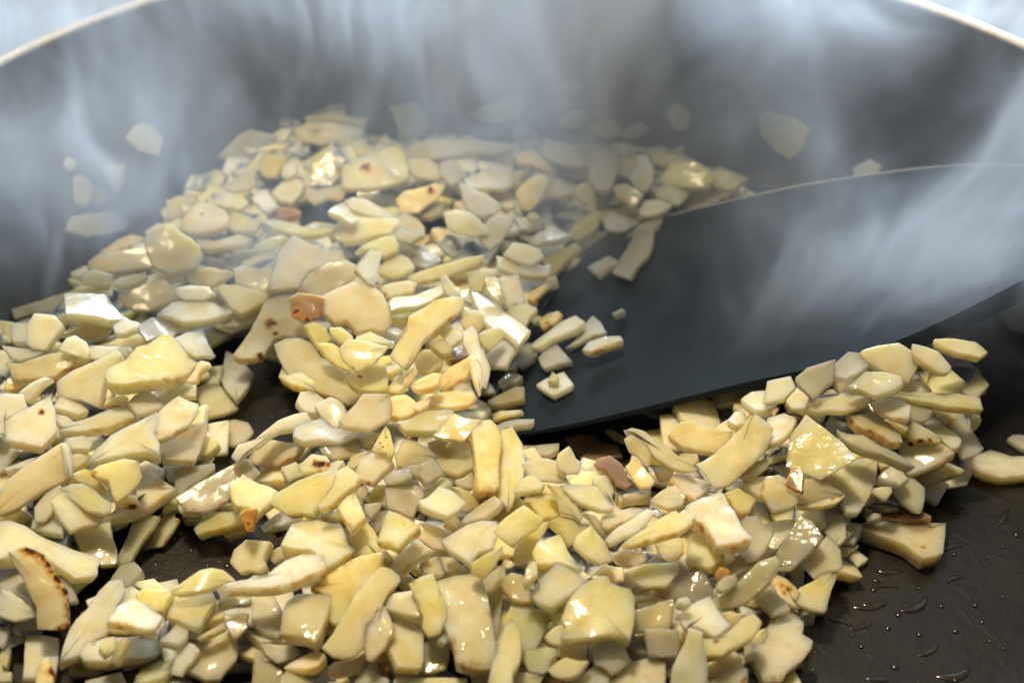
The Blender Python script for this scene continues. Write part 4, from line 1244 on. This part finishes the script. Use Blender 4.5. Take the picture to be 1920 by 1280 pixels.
rng = random.Random(11)
for i, P in enumerate(PIECES):
    px = P['px']
    P['area'] = abs(poly_area(px))
    c = centroid(px)
    P['c'] = c
    fl = P['fl']
    if 'c' not in fl:
        px = crisp(px)
    thick = min(0.0066, max(0.0020, 0.34 * math.sqrt(P['area']) / 8800.0)) * rng.uniform(0.8, 1.15)
    jit = Vector((rng.uniform(-1, 1), rng.uniform(-1, 1), rng.uniform(-0.3, 0.3)))
    if 's' in fl:
        thick = min(thick, 0.0030)
        pos = hit_blade(*c, thick * 0.9 + (P['layer'] - 1) * 0.0022)
        n = (SP_N + jit * 0.07).normalized()
    elif 'f' in fl:
        pos = hit_pan(*c, thick * (1.0 + 0.7 * (P['layer'] - 1)) + 0.0006)
        n = (pan_normal(pos.x, pos.y) + jit * 0.10).normalized()
    else:
        z = 0.01
        for _ in range(8):
            h = hit_z(*c, z)
            z = 0.5 * z + 0.5 * max(thick * 0.9, sample(HGT, h.x, h.y) + (P['layer'] - 2) * 0.0030 + 0.0015 + pan_z(math.hypot(h.x, h.y)))
        pos = hit_z(*c, z)
        toc = (CAM - pos).normalized()
        low = 1.0 if sample(HGT, pos.x, pos.y) < 0.004 else 0.0
        a = min(0.95, rng.uniform(0.45, 0.95) + 0.2 * low)
        n = (Vector((0, 0, 1)) * a + toc * (1 - a) + jit * (0.33 - 0.2 * low)).normalized()
    # outline laid on the piece's own plane; the cut side facing the camera takes the rest of the silhouette
    vdir = (CAM - pos).normalized()
    drop_px = thick * 0.85 * math.sqrt(max(0.0, 1 - n.dot(vdir) ** 2)) * FPX / (pos - CAM).dot(AX_F)
    sd = -(n - vdir * n.dot(vdir))
    s2 = Vector((sd.dot(AX_X), -sd.dot(AX_UP)))
    s2 = s2.normalized() if s2.length > 1e-6 else Vector((0, 1))
    ext = max((p[0] - c[0]) * s2.x + (p[1] - c[1]) * s2.y for p in px)
    drop_px = min(drop_px, ext * 0.6)
    px2 = []
    for p in px:
        e = ((p[0] - c[0]) * s2.x + (p[1] - c[1]) * s2.y) / max(ext, 1e-6)
        sh = drop_px * min(1.0, max(0.0, e * 1.6))
        px2.append((p[0] - s2.x * sh, p[1] - s2.y * sh))
    w3 = []
    for p in px2:
        d = ray(*p)
        w3.append(CAM + d * ((pos - CAM).dot(n) / d.dot(n)))
    far = max(((a_ - b_).length, k, l) for k, a_ in enumerate(w3) for l, b_ in enumerate(w3) if k < l)
    B = basis(n, w3[far[2]] - w3[far[1]])
    Bi = B.transposed()
    loc2 = [Bi @ (p - pos) for p in w3]
    spots = []
    for sx, sy, sr in P['sc']:
        d = ray(sx, sy)
        q = Bi @ (CAM + d * ((pos - CAM).dot(n) / d.dot(n)) - pos)
        spots.append((q.x, q.y, sr / FPX * (pos - CAM).dot(AX_F) * 1.15))
    curve = (0.16 if 'c' in fl else rng.uniform(-0.03, 0.10))
    col = COL[P['col']]
    k = rng.uniform(0.92, 1.06)
    hue = rng.uniform(-0.035, 0.035)
    col = (min(0.97, col[0] * k), min(0.90, col[1] * k * (1 - hue * 0.3)), min(0.8, col[2] * k * (1 - hue * 3)))
    wet = rng.uniform(0.75, 1.0) if 'g' in fl else rng.uniform(0.05, 0.65)
    if P['col'] in 'ub': wet = 0.12
    dense = bool(spots)
    vs, fs, sv, lc = chunk_mesh([(p.x, p.y) for p in loc2], thick, i + 1, curve, 0.0008 if dense else 0.0013, spots, max(0.0, rng.uniform(-0.22, 0.46)),
                                (0.92, 0.84, 0.76, 0.68, 0.6, 0.52, 0.44, 0.36, 0.28, 0.2, 0.1) if dense else (0.82, 0.62, 0.42, 0.2), 0.10)
    # nothing may sink through the pan
    Mw = Matrix.Translation(pos) @ B.to_4x4()
    Mi = Mw.inverted()
    if 's' not in fl:
        for j, v in enumerate(vs):
            wv = Mw @ v
            d_ = pan_dist(wv)
            if d_ < 0.0004:
                vs[j] = Mi @ (wv + pan_normal(wv.x, wv.y) * (0.0004 - d_))
    P.update(clear=rng.uniform(0.55, 0.7) if P['col'] == 't' else (rng.uniform(0.26, 0.52) if P['col'] in 'wpyng' else 0.02), verts=vs, faces=fs, sv=sv, lc=lc, M=Mw, rgb=col, wet=wet, pos=pos, loc2=loc2, th=thick)

PIECES_BY_SIZE = sorted(PIECES, key=lambda p: -p['area'])
NAMED = set(p['id'] for p in PIECES_BY_SIZE[:284])
LANDMARKS = [('the purple-edged tan slice', 75, 1105), ('the spatula tip', 945, 800), ('the bare pan patch in the heap', 460, 740), ('the dark bare patch at front left', 340, 1030),
             ('the bright yellow ridged heart', 470, 915), ('the brown-centred piece', 600, 870), ('the speckled yellow triangle', 722, 835), ('the large pale rectangle', 880, 1170),
             ('the broad yellow fan', 1120, 1140), ('the white petal at the bottom edge', 1290, 1240), ('the two brown nicks', 1345, 1212), ('the dark amber bit', 1353, 1078),
             ('the long lone piece', 1680, 1000), ('the shiny wet slab', 1640, 720), ('the dark purple bit', 1490, 900), ('the glossy green-white slice', 290, 690),
             ('the brown amber lump', 575, 575), ('the purple-marked slice', 505, 610), ('the dark round spot', 686, 315), ('the big yellow rounded piece', 325, 470),
             ('the lone greenish strip', 185, 420), ('the scorched cluster below the spatula', 1130, 860), ('the yellow crescent', 1235, 985), ('the golden browned cluster', 835, 690),
             ('the long white crescent', 540, 1075), ('the upper edge of the spatula', 1300, 390), ('the ring-shaped piece', 437, 812), ('the crossed yellow pair', 800, 610),
             ('the knobbly oval', 708, 1195), ('the bright yellow cube', 747, 998), ('the left photo edge', 0, 900), ('the bright yellow square', 970, 985),
             ('the yellow boat-shaped slice', 560, 430), ('the glossy green triangle', 1540, 840), ('the bottom left corner', 20, 1260), ('the tapering finger at far left', 70, 570)]
CNAME = {'w': 'white', 'p': 'cream', 'y': 'yellow', 't': 'translucent grey', 'g': 'pale green', 'n': 'tan', 'd': 'golden', 'b': 'dark brown', 'u': 'purple-brown'}


def look(P):
    A = np.array(P['px'])
    d = A - A.mean(0)
    w = np.linalg.eigvalsh(d.T @ d)
    asp = math.sqrt(max(w[1], 1e-6) / max(w[0], 1e-6))
    if asp > 2.5: shp = 'strip' if P['area'] > 2600 else 'sliver'
    elif asp > 1.6: shp = 'oblong slice' if P['area'] > 4200 else 'oblong chip'
    elif len(A) <= 5: shp = 'square-cut dice'
    else: shp = 'slice' if P['area'] > 7500 else 'chunk'
    size = 'large ' if P['area'] > 9000 else ('small ' if P['area'] < 2700 else '')
    fin = 'curved ' if 'c' in P['fl'] else ('glossy ' if 'g' in P['fl'] else '')
    return size + fin + CNAME[P['col']] + ' onion ' + shp + (' with a browned spot' if P['sc'] else '') + (' on the spatula' if 's' in P['fl'] else '')


used_labels = set()
for P in PIECES:
    if P['id'] in MANUAL:
        P['label'] = MANUAL[P['id']]
        used_labels.add(P['label'])
        NAMED.add(P['id'])
for P in PIECES:
    if 'label' in P: continue
    lk = look(P)
    x, y = P['c']
    cand = sorted(LANDMARKS, key=lambda l: (l[1] - x) ** 2 + (l[2] - y) ** 2)
    done = False
    for nm, lx, ly in cand[:6]:
        dx, dy = x - lx, y - ly
        if abs(dx) > 2.2 * abs(dy): dr = 'right of' if dx > 0 else 'left of'
        elif abs(dy) > 2.2 * abs(dx): dr = 'below' if dy > 0 else 'above'
        else: dr = ('below' if dy > 0 else 'above') + ' and ' + ('right of' if dx > 0 else 'left of')
        near = 'just ' if math.hypot(dx, dy) < 75 else ''
        P['label'] = lk + ' ' + near + dr + ' ' + nm
        if len(P['label'].split()) > 16:
            P['label'] = lk.replace(' with a browned spot', '').replace('onion', 'browned onion') + ' ' + dr + ' ' + nm
        if len(P['label'].split()) > 16: continue
        if P['label'] not in used_labels:
            done = True
            break
    if not done:
        a, b_ = cand[0], cand[1]
        P['label'] = ' '.join(lk.split()[-3:]) + ' between ' + a[0] + ' and ' + b_[0]
    used_labels.add(P['label'])


smalls = dict(v=[], f=[], t=[], s=[], w=[], l=[], c=[])


def add_small(verts, faces, rgb, sv, wet, lc, clear=0.08):
    o = len(smalls['v'])
    smalls['v'] += [tuple(v) for v in verts]
    smalls['f'] += [tuple(o + k for k in f) for f in faces]
    smalls['t'] += [(*rgb, 1.0)] * len(verts)
    smalls['s'] += list(sv)
    smalls['w'] += [wet] * len(verts)
    smalls['l'] += lc
    smalls['c'] += [clear] * len(verts)


for P in PIECES:
    if P['id'] in NAMED:
        me = bpy.data.meshes.new('onion_piece')
        fill_mesh(me, P['verts'], P['faces'], [(*P['rgb'], 1.0)] * len(P['verts']), P['sv'], [P['wet']] * len(P['verts']), P['lc'], [P['clear']] * len(P['verts']))
        o = link(bpy.data.objects.new('onion_piece', me))
        o.matrix_world = P['M']
        tag(o, P['label'], 'onion', 'chopped onion pieces frying in the pan')
    else:
        add_small([P['M'] @ v for v in P['verts']], P['faces'], P['rgb'], P['sv'], P['wet'], P['lc'], P['clear'])

# the rest of the heap, below and between the pieces one can pick out
rf = random.Random(5)
SPOLY = [a for a, b_ in PAIRS] + [b_ for a, b_ in PAIRS[::-1]]
cells = np.argwhere(MASK)
codes = 'wppynnpydw'
placed = 0
for k in range(1500):
    i, j = cells[rf.randrange(len(cells))]
    x = gx[i] + rf.uniform(-0.001, 0.001)
    y = gx[j] + rf.uniform(-0.001, 0.001)
    hz = sample(HGT, x, y) - 0.0046
    if sample(_b, x, y) < 0.50: continue
    s = rf.uniform(0.0040, 0.0072)
    th = rf.uniform(0.002, 0.0035)
    z = max(th, hz * rf.choice([0.4, 0.75, 1.0, 1.0]))
    seen = [to_px((x + dx_, y + dy_, z + pan_z(math.hypot(x, y)))) for dx_, dy_ in ((0, 0), (s * .8, 0), (-s * .8, 0), (0, s * .8), (0, -s * .8))]
    if any(bool(inside(h_, np.array(a), np.array(b_))) for a, b_ in seen for h_ in HOLES): continue
    if (Vector((x, y, z)) - _p0).dot(SP_N) > -0.006 and any(bool(inside(SPOLY, np.array(a), np.array(b_))) for a, b_ in seen): continue
    nv = rf.choice([4, 4, 5, 6])
    a0 = rf.uniform(0, 6.28)
    asp = rf.uniform(0.55, 1.0)
    pts = []
    for q in range(nv):
        a = 2 * math.pi * (q + rf.uniform(-0.22, 0.22)) / nv
        pts.append((s * math.cos(a) * rf.uniform(0.85, 1.1), s * asp * math.sin(a) * rf.uniform(0.85, 1.1)))
    vs, fs, sv, lc = chunk_mesh(pts, th, 2000 + k, rf.uniform(-0.05, 0.15), 0.0026, (), inner=(0.6,))
    n = Vector((rf.gauss(0, 0.22), rf.gauss(0, 0.22) - 0.1, 1)).normalized()
    Mx = Matrix.Translation((x, y, z)) @ basis(n, Vector((math.cos(a0), math.sin(a0), 0))).to_4x4()
    wv = [Mx @ v for v in vs]
    zp = pan_z(math.hypot(x, y))
    wv = [Vector((v.x, v.y, max(v.z + zp, zp + 0.0004))) for v in wv]
    c = COL[rf.choice(codes)]
    kk = rf.uniform(0.88, 1.03)
    add_small(wv, fs, tuple(min(0.93, v * kk) for v in c), sv, rf.uniform(0, 0.6), lc)
me = bpy.data.meshes.new('chopped_onion')
fill_mesh(me, smalls['v'], smalls['f'], smalls['t'], smalls['s'], smalls['w'], smalls['l'], smalls['c'])
o = link(bpy.data.objects.new('chopped_onion', me))
tag(o, 'small and half-hidden onion bits filling the heap', 'onion', None, 'stuff')

# ------------------------------------------------------------------ oil left on the pan floor
ov, of_ = [], []
ro = random.Random(3)
def drop(x, y, a, lx, ly, hz, bendk):
    o_ = len(ov)
    n, m = 12, 4
    for r_ in range(m):
        t = r_ / m * math.pi / 2
        for k in range(n):
            b_ = 2 * math.pi * k / n
            u, v = lx * math.cos(b_) * math.cos(t), ly * math.sin(b_) * math.cos(t)
            v += bendk * u * u / lx
            ov.append((x + u * math.cos(a) - v * math.sin(a), y + u * math.sin(a) + v * math.cos(a), 0.00015 + hz * math.sin(t)))
    ov.append((x, y, 0.00015 + hz))
    for r_ in range(m - 1):
        for k in range(n):
            j = (k + 1) % n
            of_.append((o_ + r_ * n + k, o_ + r_ * n + j, o_ + (r_ + 1) * n + j, o_ + (r_ + 1) * n + k))
    for k in range(n):
        of_.append((o_ + (m - 1) * n + k, o_ + (m - 1) * n + (k + 1) % n, o_ + m * n))
REG = [((1520, 1130, 1920, 1280), 24), ((1720, 960, 1920, 1150), 10), ((250, 985, 540, 1080), 18), ((420, 640, 540, 790), 8), ((1560, 1060, 1700, 1150), 6)]
for (x0, y0, x1, y1), cnt in REG:
    for k in range(cnt):
        p = hit_z(ro.uniform(x0, x1), ro.uniform(y0, y1), 0)
        if math.hypot(p.x, p.y) > R_FLOOR - 0.004: continue
        if ro.random() < 0.78:
            s = ro.uniform(0.0002, 0.0007)
            drop(p.x, p.y, ro.uniform(0, 3.14), s * ro.uniform(1, 1.6), s, s * 0.5, 0)
        elif x0 > 1500:
            s = ro.uniform(0.0012, 0.0036)
            drop(p.x, p.y, ro.gauss(0.35, 0.35), s, s * ro.uniform(0.16, 0.28), s * 0.07, ro.uniform(-0.4, 0.4))
oil = mesh_obj('oil_droplets', ov, of_, M_OIL)
tag(oil, 'beads and streaks of cooking oil on the bare pan floor', 'oil', None, 'stuff')

# ------------------------------------------------------------------ smoke rising off the hot pan
def build_smoke():
    ng = bpy.data.node_groups.new('smoke_density', 'GeometryNodeTree')
    ng.interface.new_socket('Geometry', in_out='INPUT', socket_type='NodeSocketGeometry')
    ng.interface.new_socket('Geometry', in_out='OUTPUT', socket_type='NodeSocketGeometry')
    L = ng.links.new
    gout = ng.nodes.new('NodeGroupOutput')
    pos = ng.nodes.new('GeometryNodeInputPosition').outputs[0]

    def vm(op, a, b=None):
        n = ng.nodes.new('ShaderNodeVectorMath')
        n.operation = op
        for i, v in enumerate((a, b)):
            if v is None: continue
            if isinstance(v, tuple): n.inputs[i].default_value = v
            else: L(v, n.inputs[i])
        return n.outputs[0]

    def mt(op, a, b=None, clamp=False):
        return math_node(ng, op, a, b, clamp)

    def nz(vec, scale=1.0, detail=2.0, out=0, rough=0.5):
        n = ng.nodes.new('ShaderNodeTexNoise')
        L(vec, n.inputs['Vector'])
        n.inputs['Scale'].default_value = scale
        n.inputs['Detail'].default_value = detail
        n.inputs['Roughness'].default_value = rough
        return n.outputs[out]

    def gauss(v, c, s):
        d = mt('DIVIDE', mt('SUBTRACT', v, c), s)
        return mt('EXPONENT', mt('MULTIPLY', mt('MULTIPLY', d, d), -1.0))

    # warp the position so that the sheets of smoke curl
    w1 = vm('MULTIPLY', vm('SUBTRACT', nz(vm('MULTIPLY', pos, (14, 14, 11)), 1, 1.0, 1), (0.5, 0.5, 0.5)), (0.075, 0.060, 0.045))
    p1 = vm('ADD', pos, w1)
    w2 = vm('MULTIPLY', vm('SUBTRACT', nz(vm('MULTIPLY', p1, (40, 40, 28)), 1, 1.0, 1), (0.5, 0.5, 0.5)), (0.032, 0.024, 0.024))
    p2 = vm('ADD', p1, w2)
    w3 = vm('MULTIPLY', vm('SUBTRACT', nz(vm('MULTIPLY', p2, (105, 105, 60)), 1, 1.0, 1), (0.5, 0.5, 0.5)), (0.009, 0.008, 0.008))
    p2 = vm('ADD', p2, w3)
    billow = maprange(ng, nz(vm('MULTIPLY', p2, (18, 18, 9)), 1, 4.0, 0, 0.55), 0.46, 0.70)

    def sheets(scale, off, k, power):
        n = nz(vm('ADD', vm('MULTIPLY', p2, scale), off), 1, 0.6)
        r = mt('SUBTRACT', 1.0, mt('ABSOLUTE', mt('MULTIPLY', mt('SUBTRACT', n, 0.5), k)), True)
        return mt('POWER', r, power)
    ridge = mt('ADD', mt('ADD', mt('MULTIPLY', sheets((26, 26, 6), (7.3, 1.1, 4.0), 12.0, 2.0), 1.9), mt('MULTIPLY', sheets((58, 58, 9), (2.0, 9.0, 1.0), 9.0, 2.0), 1.3)),
               mt('MULTIPLY', sheets((115, 115, 14), (5.0, 3.0, 8.0), 6.0, 2.0), 0.7))
    sx = ng.nodes.new('ShaderNodeSeparateXYZ')
    L(pos, sx.inputs[0])
    x, y, z = sx.outputs
    # where it hangs: over the back of the pan, thickest behind the middle; a thinner drift over the spatula
    back = mt('ADD', gauss(y, 0.102, 0.011), mt('MULTIPLY', maprange(ng, y, 0.02, 0.07, 0.0, 1.0, True), 0.09))
    mid = mt('ADD', mt('MULTIPLY', gauss(x, 0.024, 0.048), 1.1), 0.27)
    drift = mt('MULTIPLY', mt('MULTIPLY', gauss(x, 0.066, 0.032), gauss(y, 0.006, 0.010)), 0.55)
    left = mt('MULTIPLY', mt('MULTIPLY', gauss(x, -0.08, 0.04), gauss(y, 0.02, 0.012)), 0.36)
    drift = mt('MULTIPLY', drift, maprange(ng, billow, 0.15, 0.8, 0.05, 1.4))
    veil = mt('MULTIPLY', mt('MULTIPLY', gauss(x, 0.0, 0.10), gauss(y, 0.03, 0.03)), 0.10)
    region = mt('ADD', veil, mt('ADD', mt('ADD', mt('MULTIPLY', back, mid), drift), left))
    fade = mt('MULTIPLY', maprange(ng, z, 0.012, 0.040, 0.0, 1.0, True), maprange(ng, z, 0.125, 0.165, 1.0, 0.0, True))
    fade = mt('MULTIPLY', fade, mt('MULTIPLY', maprange(ng, x, -0.158, -0.125, 0, 1, True), maprange(ng, x, 0.125, 0.158, 1, 0, True)))
    fade = mt('MULTIPLY', fade, maprange(ng, y, 0.135, 0.165, 1, 0, True))
    body = mt('ADD', mt('ADD', mt('MULTIPLY', billow, 0.62), mt('MULTIPLY', mt('MULTIPLY', ridge, maprange(ng, billow, 0.0, 0.5, 0.12, 1.0)), 2.1)), 0.035)
    dens = mt('MULTIPLY', mt('MULTIPLY', region, fade), body)
    vc = ng.nodes.new('GeometryNodeVolumeCube')
    L(dens, vc.inputs['Density'])
    vc.inputs['Min'].default_value = (-0.16, -0.06, 0.003)
    vc.inputs['Max'].default_value = (0.16, 0.17, 0.17)
    for k, v in (('Resolution X', 330), ('Resolution Y', 220), ('Resolution Z', 150)):
        vc.inputs[k].default_value = v
    sm = ng.nodes.new('GeometryNodeSetMaterial')
    m = bpy.data.materials.new('smoke')
    m.use_nodes = True
    nt = m.node_tree
    nt.nodes.remove(nt.nodes['Principled BSDF'])
    pv = nt.nodes.new('ShaderNodeVolumePrincipled')
    pv.inputs['Color'].default_value = (0.82, 0.91, 1.0, 1)
    pv.inputs['Density'].default_value = SMOKE_DENSITY
    pv.inputs['Anisotropy'].default_value = 0.35
    nt.links.new(pv.outputs[0], nt.nodes['Material Output'].inputs['Volume'])
    sm.inputs['Material'].default_value = m
    L(vc.outputs[0], sm.inputs[0])
    L(sm.outputs[0], gout.inputs[0])
    me = bpy.data.meshes.new('smoke')
    me.materials.append(m)
    o = link(bpy.data.objects.new('smoke', me))
    md = o.modifiers.new('density', 'NODES')
    md.node_group = ng
    tag(o, 'wisps of blue-white smoke rising off the hot pan', 'smoke', None, 'stuff')


SMOKE_DENSITY = 46.0
build_smoke()
